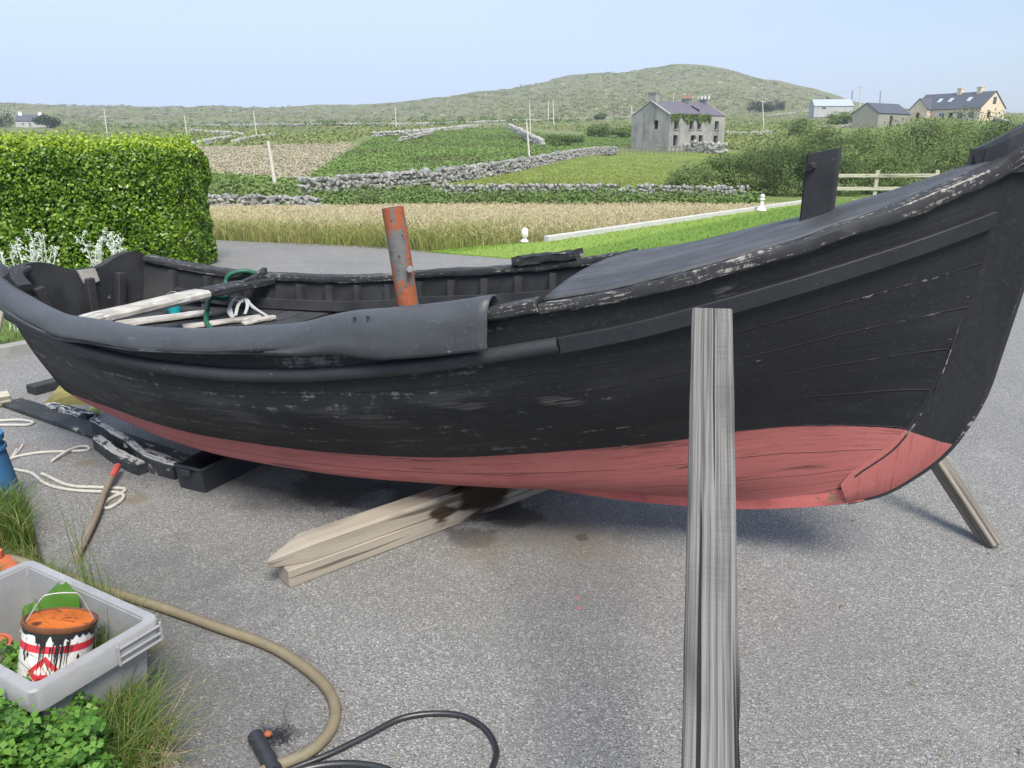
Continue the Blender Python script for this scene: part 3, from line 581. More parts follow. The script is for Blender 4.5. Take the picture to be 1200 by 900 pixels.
mb = MB(); sb_ = oi[2:]; mb.sweep([bw(a[0] - .002, 0, a[2]) for a in sb_], np.array([(-.026, -.006), (-.026, .006), (.026, .006), (.026, -.006)])[::-1], ups=np.array([[*(-BA), -.3] for _ in sb_])); tag(mb.build('stem_band', M['worn2'], boat), 'narrow dark worn strip down the front edge of the stem')  # strip along the stem face that makes its dark edge
mb = MB(); mb.tube([bw(q_[0], .0495, q_[2]) for q_ in ii[3:-2]], .0034, 6); tag(mb.build('stem_seam', M['worn2'], boat), 'dark flaking seam where the planks meet the stem')
# transom: heart shaped, with a sculling notch
tb = pchip([.205, .27, .43, .62, .78, .94], [.035, .15, .25, .34, .39, .42])
tri = [(b_, h_) for h_ in np.linspace(.205, .935, 16) for b_ in [float(tb(h_))]]
top = smooth_path([(.42, 0, .935), (.36, 0, .966), (.26, 0, .985), (.17, 0, .972), (.09, 0, .936), (.03, 0, .918), (-.08, 0, .912), (-.15, 0, .922), (-.22, 0, .950), (-.31, 0, .967), (-.38, 0, .958), (-.42, 0, .94)], 40)
poly = [(b, h) for b, h in tri] + [(p[0], p[2]) for p in top[1:-1]] + [(-b, h) for b, h in tri[::-1]]
mb = MB(); mb.ngon([bw(3.79 - (h-.5)*.0, b, h) for b, h in poly], .045, (*BA, 0)); mb.build('transom', M['inner'], boat)
# frames, stringers, floor
M['rib'] = m_paint('rib_paint', (.026, .027, .029), (.26, .26, .25), white=.05, along=(6, 25, 1), rough=.6)
for side in (-1, 1):
    for s in np.arange(1.02, 3.66, .183):
        b, h = sec_at(s); sel = slice(2, 25); b = b[sel] - .026; h = h[sel] + np.linspace(.02, 0, 23); wv = .018 + rng.uniform(-.003, .003); s = s + rng.uniform(-.012, .012)
        rows = np.array([[bw(s-wv, side*bb, hh), bw(s-wv, side*(bb-.036), hh+.006), bw(s+wv, side*(bb-.036), hh+.006), bw(s+wv, side*bb, hh)] for bb, hh in zip(b, h)])
        mb = MB(); mb.grid(rows, closev=True, flip=(side > 0)); mb.build('rib', M['rib'], boat)
    for dh, hh in ((.145, .05),):
        st_ = []
        for s in np.linspace(.98, 3.55, 30):
            b, h = sec_at(s); hz = float(h_sh(s)) - dh; bb = np.interp(hz, h, b) - .064; st_.append((s, bb, hz))
        rows = np.array([[bw(s, side*b, h-.026), bw(s, side*b, h+.026), bw(s, side*(b-.022), h+.026), bw(s, side*(b-.022), h-.026)] for s, b, h in st_])
        mb = MB(); mb.grid(rows, closev=True, flip=(side < 0)); mb.build('stringer', M['rib'], boat)
for b0 in np.arange(-.36, .37, .12):
    pth = [bw(s, b0*min(1, (float(b_lo(s))+.05)/.52), .375 + .02*abs(b0)) for s in np.linspace(1.3, 3.3, 8)]; mb = MB(); mb.sweep(pth, np.array([(-.055, -.011), (-.055, .011), (.055, .011), (.055, -.011)])[::-1]); mb.build('floor_board', M['inner'], boat)
for i, s_ in enumerate(np.arange(2.72, 3.70, .125)):
    q_ = [np.interp(.64, *sec_at(s_ + d_)[::-1]) - .05 for d_ in (-.05, .05)]
    mb = MB(); mb.ngon([bw(s_-.058, q_[0], .652), bw(s_+.058, q_[1], .652), bw(s_+.058, -q_[1], .652), bw(s_-.058, -q_[0], .652)], .022, (0, 0, 1)); mb.build('bench_board', M['rib'], boat)
# gunwale caps (rounded timber along the sheer), rub rails
def along(fb, fh, s0, s1, n, ob=0.0, oh=0.0, side=1): return np.array([bw(s, side*(float(fb(s))+ob), float(fh(s))+oh) for s in np.linspace(s0, s1, n)])
def rr(a, b, c=.3, n=3):
    """rounded rectangle a x b"""
    r_ = min(a, b)*c; out = []
    for cx, cy, t0 in ((a/2-r_, b/2-r_, 0), (-a/2+r_, b/2-r_, 90), (-a/2+r_, -b/2+r_, 180), (a/2-r_, -b/2+r_, 270)):
        for k_ in range(n): t = R(t0 + 90*k_/(n-1)); out.append((cx+r_*math.cos(t), cy+r_*math.sin(t)))
    return np.array(out)
for side in (1, -1):
    Pth = along(b_sh, h_sh, -.40, .99, 44, .004, -.012, side); sec = lambda i, n=40: rr(.052 - .010*min(i/n, 1), .052 - .018*min(i/n, 1), .20) + np.array([(0, -.010)])
    nz_ = [rng.normal(0, .0016, (12, 2)) for _ in range(44)]
    mb = MB(); mb.sweep(Pth, lambda i: sec(i) + nz_[i]); mb.build('gunwale', M['worn'] if side > 0 else M['worn2'], boat, smooth=True)
    Pth = along(b_sh, h_sh, .995, 3.76, 70, -.008, -.010, side) - np.array([0, 0, 1.0])*(np.clip((np.linspace(.995, 3.76, 70) - 1.20)*40, 0, 1)[:, None]*.040 if side > 0 else 0); nz2 = [rng.normal(0, .0014, (12, 2)) for _ in range(70)]
    mb = MB(); mb.sweep(Pth, lambda i: rr(.085, .038, .25) + nz2[i]); mb.build('gunwale', M['worn'], boat, smooth=True)
    Pth = along(b_rl, h_rl, .93, 3.78, 60, .012, 0, side); mb = MB(); mb.sweep(Pth, rr(.046, .050, .48, 4)); tag(mb.build('rub_rail', M['rub_round'], boat, smooth=True), 'half round rounded length of rubbing strake')
    Pth = along(b_rl, h_rl, -.262, .925, 40, .008, -.002, side); nz3 = [rng.normal(0, .0007, (8, 2)) for _ in range(40)]
    mb = MB(); mb.sweep(Pth, lambda i: rr(.036, .050 + .004*i/40, .09, 2)); mb.build('rub_rail', M['railpaint'], boat, smooth=True)
mb = MB(); mb.sweep(along(b_sh, h_sh, 1.27, 1.60, 10, -.01, .028, -1), lambda i: rr(.10, .042, .2) + rng.normal(0, .003, (12, 2))); mb.build('gunwale_pad', M['worn2'], boat, smooth=True)
# split plastic pipe pulled over the near gunwale and round the stern quarter
gp_s = np.r_[np.linspace(1.135, 3.78, 72)]; goff = pchip([1.1, 1.6, 1.9, 3.8], [.008, .006, -.028, -.030]); rows = []
dropf = pchip([1.1, 1.5, 1.75, 2.0, 2.4, 3.0, 3.8], [.128, .120, .080, .054, .042, .052, .066]); widf = pchip([1.18, 1.5, 1.8, 2.4, 3.8], [.045, .050, .045, .044, .052])
path = [(s, float(b_sh(s)) + .006, float(h_sh(s)), (0, 1)) for s in gp_s]
hw = lambda s: .010*math.sin(s*5.1) + .006*math.sin(s*11+1)
for i, (s, b, h, _) in enumerate(path):
    r_ = float(widf(s)); d_ = float(dropf(s)); hh = h + float(goff(s)) + hw(s)*.4
    prof = [(-r_*.92, -.055), (-r_*1.02, -.02), (-r_*.8, .012), (-r_*.35, .030), (r_*.15, .032), (r_*.65, .016), (r_*1.0, -.018), (r_*1.10, -.05), (r_*1.05 + .006, -d_*.75), (r_*.98 + .004, -d_)]
    q = smooth_path([(a, c, 0) for a, c in prof], 22); dn_ = (fbm(np.full(22, s*7.0), np.arange(22)*.22, 12) - .47)*.016 + (fbm(np.full(22, s*26.0), np.arange(22)*.5, 13) - .47)*.004; nn = np.stack([dn_, dn_*.5], -1)
    rows.append([bw(s, b + a + n_[0], hh + c + n_[1]) for (a, c, _), n_ in zip(q, nn)])
# round the quarter on to the transom
last = np.array(rows[-1]); cen = np.array(bw(3.78, float(b_sh(3.78)) - .09, 0))
for k_ in range(1, 13):
    a = R(8*k_); off = last - cen; off[:, 2] = last[:, 2]; xy = off[:, :2]; u_ = xy @ BN; v_ = xy @ BA
    nx = u_*math.cos(a) - v_*math.sin(a); ny = u_*math.sin(a) + v_*math.cos(a); dz = .055*math.sin(math.pi*k_/13)*1.0 + .02*k_/12
    rows.append(np.c_[cen[:2] + nx[:, None]*BN + ny[:, None]*BA, last[:, 2] + dz])
rows = np.array(rows)
mb = MB(); mb.grid(rows); pg = mb.build('gunwale_guard', M['rubber'], boat, smooth='all'); sm = pg.modifiers.new('thick', 'SOLIDIFY'); sm.thickness = .007; sm.offset = 1
tag(pg, 'split dark grey plastic pipe wrapped over the near gunwale')
for (s, dz) in ((1.23, -.03), (1.235, -.06), (1.55, .03), (1.60, .03)):
    c = bw(s, float(b_sh(s)) + .054, float(h_sh(s)) + dz); mb = MB(); mb.tube([c, c + .006*np.array([*BN, 0])], .006, 8); mb.build('nail', M['rub_round'], pg)
# foredeck
ds = np.r_[np.linspace(-.262, .985, 36)]; rows = []
for s in ds:
    bb = float(b_sh(s)) - .02; rows.append([bw(s + .03*(1-(f*f))*(1 if s > .9 else 0), f*bb, float(h_sh(s)) + .004 + .018*(1 - f*f)) for f in np.linspace(-1, 1, 25)])
rows = np.array(rows); mb = MB(); mb.grid(rows, flip=False); fd = mb.build('foredeck', M['deck'], boat, smooth='all')
sm = fd.modifiers.new('thick', 'SOLIDIFY'); sm.thickness = .022; sm.offset = -1 
# sampson post with a peg
mb = MB(); base = bw(.225, 0, 1.27); topc = bw(.215, 0, 1.55)
def post_rows():
    out = []
    for h in (1.24, 1.40, 1.50, None):
        r_ = []
        for ds_, db_ in ((-.048, .043), (-.042, .049), (.042, .049), (.048, .043), (.048, -.043), (.042, -.049), (-.042, -.049), (-.048, -.043)):
            s = .236 + ds_*math.cos(.10) + db_*math.sin(.10); b = -ds_*math.sin(.10) + db_*math.cos(.10)
            z = h if h is not None else 1.522 + (.228 - s)*.22
            r_.append(bw(s, b, z))
        out.append(r_)
    return np.array(out)
pr = post_rows(); mb.grid(pr, closev=True, flip=True); mb.add(pr[-1], [list(range(8))[::-1]])
M['postpaint'] = m_paint('post_paint', (.016, .017, .020), (.42, .41, .38), white=.20, along=(22, 5, 1), rough=.6)
po = mb.build('mooring_post', M['postpaint'], boat)
mb = MB(); mb.tube([bw(.262, .035, 1.475), bw(.275, .078, 1.470)], .013, 10); mb.build('peg', M['worn2'], po, smooth=True)
# stem head block, breast hook
mb = MB(); rows = []
for s, hw_, h0, h1 in ((-.185, .03, 1.44, 1.520), (-.215, .06, 1.44, 1.542), (-.27, .066, 1.46, 1.575), (-.35, .062, 1.47, 1.615), (-.46, .05, 1.48, 1.67)):
    rows.append([bw(s, v, z) + rng.normal(0, .003, 3) for v, z in ((-hw_, h0), (-hw_, h1-.015), (-hw_+.015, h1), (hw_-.015, h1), (hw_, h1-.015), (hw_, h0))])
rows = np.array(rows); mb.grid(rows, closev=True); mb.add(rows[0], [[5, 4, 3, 2, 1, 0]]); mb.add(rows[-1], [[0, 1, 2, 3, 4, 5]]); mb.build('stem_head', M['black'], boat)
# thwart, knee, fittings inside
mb = MB(); mb.beam(bw(3.10, .55, .815), bw(3.07, -.12, .822), .115, .042, ch=.012, n=8, wob=.0015); mb.build('thwart', M['white_wood'], boat)
mb = MB(); mb.beam(bw(3.07, -.125, .822), bw(3.05, -.575, .815), .115, .040, ch=.008, n=6, wob=.001); mb.build('thwart', M['worn2'], boat)
kn = [(-.20, .838), (-.34, .84), (-.46, .855), (-.52, .875), (-.56, .888), (-.56, .838)]
mb = MB(); mb.ngon([bw(3.05, b, h) for b, h in kn], .03, (*BA, 0)); mb.build('knee', M['worn2'], boat)
for b0 in (.30, -.02, -.24):
    mb = MB(); mb.beam(bw(3.745, b0*.55, .42), bw(3.745, b0*.9, .87), .05, .04, up=(*BA, 0)); mb.build('transom_stiffener', M['inner'], boat)
mb = MB(); mb.ngon([bw(3.755, b, h) for b, h in ((.035, .915), (-.07, .912), (-.085, .845), (-.0, .825))], .012, (*BA, 0)); tag(mb.build('patch_board', M['white_wood'], boat), 'small patch of peeling white paint inside the stern')
mb = MB(); mb.sweep(smooth_path([bw(3.75, .30, .965), bw(3.72, .38, .945), bw(3.60, .43, .905)], 10), rr(.06, .03, .3)); mb.build('quarter_knee', M['worn2'], boat, smooth=True)
mb = MB(); mb.beam(bw(3.45, .44, .79), bw(3.0, .56, .772), .05, .03, ch=.008); mb.build('thwart_bearer', M['worn2'], boat)
# ------------------------------------------------------------------ loose things in the boat
def m_rust():
    k = NT('flaking_orange_paint'); p = k.pos(); f = k.noise(k.map(p, (1, 1, .45)), 17, 5, .65); g = k.noise(p, 60, 3)
    z = k.n('SeparateXYZ', Vector=p).outputs[2]
    c = k.mix(g, (.24, .062, .028), (.37, .118, .052)); c = k.mix(k.step(f, .50, .53), c, k.mix(g, (.085, .085, .088), (.19, .185, .18))); c = k.mix(k.math('MULTIPLY', k.step(k.noise(p, 35, 4), .62, .68), .8), c, (.06, .025, .015))
    return k.bsdf(c, .7, k.bump(f, .5, .004), .35)
M['rust'] = m_rust(); M['steel'] = m_plain('dull_steel', (.42, .41, .40), .45, .3, 40, .2, metal=.6)
b0 = dp(475.5, 362, bw(1.42, .50, 0)[1]); b0 = bw(1.44, .53, 0)
pl = lambda px, py: dp(px, py, b0[1])
tp_ = pl(460, 243); bt_ = pl(479, 362); ddv = (bt_ - tp_); low = bt_ + ddv * .55
pipe = thing('rusty_pipe', 'upright steel pipe with flaking orange paint standing at the near gunwale', 'pipe', tuple(low))
mb = MB(); tilt = unit(tp_ - low); rad = 12.6/FPX*float(np.linalg.norm(tp_ - np.array([0, 0, CAMH])))*.98
mb.tube([low, low + (tp_-low)*.3, low + (tp_-low)*.65, tp_], rad, 28, caps=False); mb.tube([tp_, low + (tp_-low)*.5], rad*.86, 28, caps=False)
aa = np.linspace(0, 2*np.pi, 28, endpoint=False); e1 = unit(np.cross(tilt, (0, 1, 0))); e2 = np.cross(tilt, e1); ring = np.array([[tp_ + (e1*math.cos(t)+e2*math.sin(t))*rad*q for t in aa] for q in (1, .86)]); mb.grid(ring, closev=True)
mb.build('pipe', M['rust'], pipe, smooth=True)
bc = pl(482, 313) - np.array([0, rad*.9, 0]); mb = MB(); mb.tube([bc, bc + [.002, -.022, 0]], .011, 6); mb.tube([bc + [.002, -.022, 0], bc + [.003, -.036, 0]], .006, 8); mb.build('bolt', M['steel'], pipe)
# cyan bucket
q = bw(*bq(205, 367, .668)); bk = thing('bucket', 'small turquoise plastic bucket inside the boat under the white thwart', 'bucket', tuple(q))
M['cyan'] = m_plain('turquoise_plastic', (.02, .36, .40), .4, .1, 20, .05); mb = MB(); mb.lathe(q + [0, 0, .0], [(.001, .001), (.030, 0), (.040, .075), (.044, .076), (.044, .082), (.037, .082), (.028, .006), (.001, .006)], 24); mb.build('shell', M['cyan'], bk, smooth=True)
mb = MB(); mb.tube([q + [.042*math.cos(t), .042*math.sin(t)*.3 - .035*0, .075 + .04*math.sin(t)] for t in np.linspace(0, np.pi, 14)], .002, 6); mb.build('handle', M['steel'], bk)
# weathered boards lying across the boat
for (a, b, hh, wd, lab) in (((136, 380), (246, 366), .677, .10, 'wide white-worn board lying inside the boat nearest the stern'), ((214, 383), (306, 371), .675, .06, 'short pale board lying inside the boat beside the green hose'), ((284, 379), (322, 371), .677, .04, 'small pale offcut inside the boat below the white straps')):
    p0 = gp(*a, hh); p1 = gp(*b, hh + .006); mb = MB(); mb.beam(p0, p1, wd, .018, ch=.004, n=5, wob=.001); tag(mb.build('loose_board', M['white_wood']), lab, 'board', 'boards lying inside the boat')
M['green_hose'] = m_plain('green_hose', (.012, .10, .055), .4, .2, 30, .1)
mb = MB(); P = [bw(2.86, -.55, .90), bw(2.93, -.54, .915), bw(3.0, -.50, .90), bw(3.01, -.46, .85), bw(2.97, -.40, .72), bw(2.85, -.2, .62), bw(2.78, .05, .63)]
g0 = [bw(3.12, -.56, .85), bw(3.16, -.52, .868), bw(3.22, -.47, .85), bw(3.23, -.44, .80), bw(3.14, -.34, .75), gp(247, 349, .77), gp(243, 362, .73), gp(242, 378, .685), gp(252, 389, .68)]
mb.tube(smooth_path(g0, 60), .013, 12); tag(mb.build('green_hose', M['green_hose'], smooth=True), 'thick green hose curling inside the boat by the far gunwale', 'hose')
M['strap'] = m_plain('white_strap', (.38, .39, .40), .6, .15, 30, .2)
mb = MB()
for pts in ([(273, 372), (270, 360), (276, 349), (286, 349), (290, 358), (287, 368)], [(276, 370), (280, 356), (288, 350), (296, 360), (310, 368)], [(272, 372), (268, 364), (274, 352), (284, 354)], [(290, 353), (300, 362), (316, 372)]):
    Pq = smooth_path([gp(a, b, .676 + .010*rng.random() + max(0, 372-b)*.0030) for a, b in pts], 24); mb.sweep(Pq, np.array([(-.008, -.002), (-.008, .002), (.008, .002), (.008, -.002)])[::-1])
tag(mb.build('strap', M['strap']), 'tangle of white webbing straps inside the boat', 'strap')
# ------------------------------------------------------------------ props and timbers round the boat
def prop(px_t, px_b, d_t, name, label, wd_t, wd_b, th, mat, hb=0.0):
    pass
# near prop: a heavy sawn board leaning on the planking
dT = ray(835, 368); tT = 1.985; PT = np.array([0, 0, CAMH]) + dT * tT / 1.0
zt = 1.93; PT = np.array([0, 0, CAMH]) + ray(834, 368)*zt; PBm = np.array([0, 0, CAMH]) + ray(832.5, 900)*1.335
dirp = (PBm - PT); tg = (PT[2]) / (PT[2] - PBm[2]); PG = PT + dirp * tg
fw = unit(np.cross(dirp, np.cross(dirp, np.array([PT[0]*.75, PT[1], .2]))))
board = MB(); n_ = 26; upv = -fw if fw[1] > 0 else fw
board.sweep([PT + (PG-PT)*t for t in np.linspace(0, 1, n_)], lambda i: rr(.097, .045, .09, 2)+ rng.normal(0, .0004, (8, 2))*(1 + 5*(rng.random((8, 1)) < .05)), ups=upv)
o = board.build('support_board', M['grey_wood']); tag(o, 'tall grey weathered board propping the near side of the bow, closest to the camera', 'timber prop')
P1 = gp(1165, 641, 0.0); P0 = P1 + (dp(1085, 520, 3.05) - P1)*1.12
mb = MB(); mb.beam(P1 + [0, 0, .0], P0, .075, .05, up=(1, .3, .4), ch=.004, n=6); tag(mb.build('support_post', M['dull_wood']), 'slanting square post propping the far side of the bow', 'timber prop')
# two fence-post timbers stacked under the keel
qa, qb = gp(340, 690), gp(655, 570); bd = unit(qb - qa); bnm = np.array([-bd[1], bd[0], 0]); HB = .074
st_ = [(tuple(bw(1.02, 0, .15)), .15, (.035, .022, .014)), (tuple(gp(535, 600, .1)), .10, (.055, .035, .02)), (tuple(gp(590, 585, .1)), .11, (.04, .025, .016))]
M['stain_wood'] = m_wood('stained_timber', (.255, .222, .178), (.35, .312, .258), grain=75, crack=.7, gc=.55, ringf=.05, warp=(.03, .006), stain=[(tuple(gp(578, 575, .14)), .19, (.035, .022, .014)), (tuple(gp(530, 604, .09)), .10, (.045, .028, .017)), (tuple(gp(622, 570, .13)), .14, (.04, .025, .015))])
a0 = qa + bnm*.05; mb = MB(); mb.beam(a0 + [0, 0, HB/2], a0 + bd*1.75 + [0, 0, HB/2], .10, HB, ch=.005, n=8, wob=.001); tag(mb.build('timber', M['stain_wood']), 'lower of the two stacked timbers under the keel, square sawn near end', 'timber', 'timbers stacked under the keel')
mb = MB(); c0 = a0 + bnm*.008 + bd*.035 + [0, 0, HB*1.5 + .001]
pth = [c0 - bd*.085, c0 - bd*.07, c0 + bd*.06, c0 + bd*.4, c0 + bd*.9, c0 + bd*1.72]; sc_ = [(.02, .30), (.25, .45), (1, 1), (1, 1), (1, 1), (1, 1)]
mb.sweep(pth, lambda i: rr(.105*sc_[i][0], (HB+.008)*sc_[i][1], .12, 2) + np.array([(0, -.004 - (HB*(1-sc_[i][1]))/2*.6)]))
tag(mb.build('timber', M['stain_wood']), 'upper of the two stacked timbers under the keel, with a pointed near end', 'timber', 'timbers stacked under the keel')
# dark timbers by the stern
M['blackwood'] = m_paint('black_board', (.024, .026, .028), (.42, .41, .38), white=.26, along=(4, 30, 1), rough=.6)
M['white_edge'] = m_paint('white_edge', (.05, .05, .05), (.66, .65, .62), white=.66, along=(5, 30, 1), rough=.75)
M['blackwood2'] = m_paint('broken_board', (.020, .022, .024), (.62, .61, .58), white=.52, along=(5, 30, 1), rough=.7)
def plank(name, p0, p1, wd, th, mat, label, cat, group=None, h=None, tilt=(0, 0, 1), w1=None, wob=.001, ch=.004):
    p0 = np.array(p0); p1 = np.array(p1); mb = MB(); mb.beam(p0, p1, wd, th, up=tilt, ch=ch, w1=w1, n=8, wob=wob); return tag(mb.build(name, mat), label, cat, group)
plank('dark_timber', gp(36, 457, .03), gp(100, 440, .03), .10, .055, M['blackwood'], 'rough black timber on the asphalt under the stern', 'timber')
plank('pale_block', gp(-60, 478, .035), gp(12, 466, .035), .13, .06, M['fence_wood'], 'pale sawn timber end at the left edge of the picture', 'timber')
plank('long_board', gp(14, 471, .015), gp(215, 541, .015), .125, .024, M['blackwood'], 'long thin blackened board lying from the left towards the black tray', 'board')
# broken frame pieces with white edges
def broken(pts, hgt, th, label):
    root = thing('broken_plank', label, 'plank', tuple(gp(*pts[0])), group='broken boat planks on the asphalt'); P = smooth_path([gp(a, b, 0) for a, b in pts], 14)
    mb = MB(); mb.sweep(P + [0, 0, hgt/2], lambda i: rr(th, hgt, .15, 2) + rng.normal(0, .002, (8, 2))); mb.build('plank', M['blackwood'], root)
    mb = MB(); mb.sweep(P + [0, 0, hgt + .001], lambda i: rr(th*.8, .012, .2, 2) + rng.normal(0, .0025, (8, 2))); mb.build('split_edge', M['white_edge'], root); return root
broken([(112, 507), (150, 530), (178, 552), (208, 561)], .075, .035, 'longer broken black plank with a white splintered edge, ending at the black tray')
broken([(116, 525), (140, 543), (167, 556)], .06, .05, 'shorter broken black plank with a frayed white end, in front of the longer one')
plank('plank_scrap', gp(150, 521, .05), gp(213, 544, .06), .05, .02, M['blackwood2'], 'narrow peeling slat lying on the long blackened board', 'slat', tilt=(0, .3, 1))
M['olive'] = m_paint('olive_paint', (.14, .125, .045), (.33, .30, .2), white=.15, along=(4, 14, 1), rough=.7)
mb = MB(); q0, q1, q2, q3 = gp(50, 474), gp(112, 474), gp(118, 452), gp(85, 452); V = [q0, q1, q2, q3] + [q0 + [.05, .02, .05], q1 + [-.01, .0, .10], q2 + [0, 0, .12], q3 + [0, 0, .10]]
mb.add(V, [[3, 2, 1, 0], [4, 5, 6, 7], [0, 1, 5, 4], [1, 2, 6, 5], [2, 3, 7, 6], [3, 0, 4, 7]], [[(0, 0), (.3, 0), (.3, .1), (0, .1)]]*6); tag(mb.build('keel_chock', M['olive']), 'olive painted wooden wedge under the stern', 'wooden wedge')
plank('rotten_plank', gp(58, 476, .03), gp(106, 489, .03), .055, .045, M['blackwood2'], 'short rotten white and black plank in front of the olive wedge', 'plank', wob=.004)
M['ball'] = m_plain('tennis_ball', (.42, .46, .16), .9, .15, 60, .5); V, F = blob((.032,)*3, gp(111, 481, .032), .0); mb = MB(); mb.add(V, F, None, .5); tag(mb.build('ball', M['ball'], smooth='all'), 'small pale yellow-green ball beside the stern', 'ball')
# tray
M['blackplastic'] = m_plain('black_plastic', (.032, .036, .044), .45, .25, 12, .1)
def hollow(mb, base, top, th, floor=.01):
    """open box: base/top = 4 corner points (ccw from above)"""
    base = np.array(base); top = np.array(top); cb = base.mean(0); ct = top.mean(0); ib = base + unit(cb-base)*th*1.4; it = top + unit(ct-top)*th*1.4; ib[:, 2] += floor
    mb.grid(np.array([[*base], [*top], [*it], [*ib]]), closev=True, flip=True); mb.add(base, [[3, 2, 1, 0]]); mb.add(ib, [[0, 1, 2, 3]])
tr = thing('tray', 'empty black plastic tray pushed under the hull', 'tray', tuple(gp(241, 577)))
A = gp(241, 578); Bq = gp(211, 571); d1 = unit(Bq - A); d2 = np.array([d1[1], -d1[0], 0]); d2 = d2 if d2[1] > 0 else -d2; Lw = .155; Ll = .52
ex = unit(gp(312, 548) - A); ex = unit(ex - d1*np.dot(ex, d1)*.8)
base = [A, A + ex*Ll, A + ex*Ll + d1*Lw, A + d1*Lw]; top = [p + np.array([0, 0, .118]) + unit(p - np.mean(base, 0))*.012 for p in base]
mb = MB(); hollow(mb, base, top, .006); mb.build('shell', M['blackplastic'], tr)
rim = [p + [0, 0, .001] for p in top]; mb = MB()
for i in range(4): mb.beam(rim[i], rim[(i+1) % 4], .018, .012, ch=.003)
mb.build('rim', M['blackplastic'], tr)
mb = MB(); mb.beam(top[3]*.72 + top[0]*.28 - ex*.012 + [0, 0, -.02], top[3]*.35 + top[0]*.65 - ex*.012 + [0, 0, -.02], .02, .03, ch=.004); mb.build('handle', M['blackplastic'], tr)
# stick
sk = thing('stick', 'long round stick with a red painted tip lying on the asphalt', 'stick', tuple(gp(88, 655))); s0, s1 = gp(88, 655, .015), gp(138, 546, .05)
cv = smooth_path([s0, s0*.66 + s1*.34 + [.006, 0, 0], s0*.33 + s1*.67 + [-.004, 0, 0], s1], 24); mb = MB(); mb.tube(cv[:21], .0155 - np.linspace(0, .002, 21), 12); mb.build('shaft', M['stick'], sk, smooth=True)
M['redtip'] = m_paint('red_tip', (.38, .07, .06), (.35, .28, .2), white=.1, along=(9, 20, 1)); mb = MB(); mb.tube(cv[19:], .0152, 12); mb.build('painted_tip', M['redtip'], sk, smooth=True)
# ropes
M['rope'] = m_plain('white_rope', (.56, .54, .49), .9, .25, 90, .8)
def rope(pts, rad, label, group=None, h=None, mat='rope', name='rope', n=90, lift=None):
    P = smooth_path([gp(a, b, rad + (0 if lift is None else lift[i])) for i, (a, b) in enumerate(pts)], n); mb = MB(); mb.tube(P, rad*(1 + .10*np.sin(np.arange(n)*2.1)) if mat == 'rope' else rad, 10); return tag(mb.build(name, M[mat], smooth='all'), label, 'rope' if mat == 'rope' else 'hose', group)
rope([(6, 549), (22, 551), (38, 555), (52, 566), (70, 572), (92, 575), (114, 576), (136, 577), (145, 581), (140, 588), (128, 595), (121, 594), (128, 585), (144, 577), (146, 573), (136, 572), (112, 571), (88, 570), (72, 566), (60, 560), (49, 555)], .008, 'long white rope doubled back in a loop beside the stick')
rope([(8, 539), (24, 534), (50, 530), (76, 529), (98, 528), (105, 526), (101, 523), (90, 524), (76, 530), (60, 541)], .007, 'white rope lying in a narrow loop above the longer rope', lift=[0, 0, 0, 0, 0, 0, .004, .010, .012, 0])
rope([(-30, 494), (0, 493), (22, 492), (37, 494), (38, 496), (30, 498), (8, 498), (-30, 499)], .008, 'short white rope loop at the left edge beside the blackened board')
rope([(20, 526), (14, 536), (22, 528), (27, 521)], .005, 'frayed white rope end near the blue tub', n=40)
# hoses
M['tan_hose'] = m_plain('tan_hose', (.205, .172, .112), .6, .35, 12, .4); M['black_hose'] = m_plain('black_hose', (.02, .021, .024), .35, .2, 30, .1, spec=.6)
rope([(-420, 700), (-160, 662), (-40, 655), (10, 655), (40, 663), (85, 678), (130, 693), (190, 712), (255, 735), (318, 758), (362, 786), (387, 812), (393, 838), (383, 862), (358, 884), (318, 900), (240, 938), (150, 970)], .0165, 'thick tan rubber hose curving across the asphalt', mat='tan_hose', name='hose', lift=[.03, .03, .06, .09, .07, .03] + [0]*12)
rope([(300, 925), (340, 902), (385, 884), (430, 862), (470, 842), (510, 836), (545, 840), (570, 856), (581, 876), (580, 892), (566, 925), (540, 980)], .0085, 'black hose lying in an open loop at the bottom of the picture', mat='black_hose', name='hose')
rope([(310, 925), (345, 905), (385, 896), (425, 896), (460, 905), (490, 930)], .0095, 'second black hose running beside the tan hose at the bottom edge', mat='black_hose', name='hose')
pf = thing('pipe_fitting', 'short black pipe end with a rusty spot and frayed fibres beside the hoses', 'pipe end', tuple(gp(318, 880)))
mb = MB(); Pq = smooth_path([gp(322, 905, .022), gp(312, 885, .024), gp(303, 870, .028), gp(299, 862, .03)], 12); mb.tube(Pq, .0205 + .0015*np.sin(np.arange(12)*2), 16); mb.build('pipe', M['blackplastic'], pf, smooth=True)
mb = MB(); V, F = blob((.011, .009, .009), gp(314, 860, .035), .2); mb.add(V, F, None, .3); mb.build('rusty_bolt', M['rust'], pf, smooth='all')
q = gp(318, 866, .0); Pn = np.repeat(q[None], 160, 0) + np.c_[rng.normal(.02, .022, 160), rng.normal(.005, .016, 160), np.zeros(160)]; quads('frayed_fibre', blades(Pn, np.full(160, .025), np.full(160, .0022), 1.8, .6), M['blackplastic'], pf)
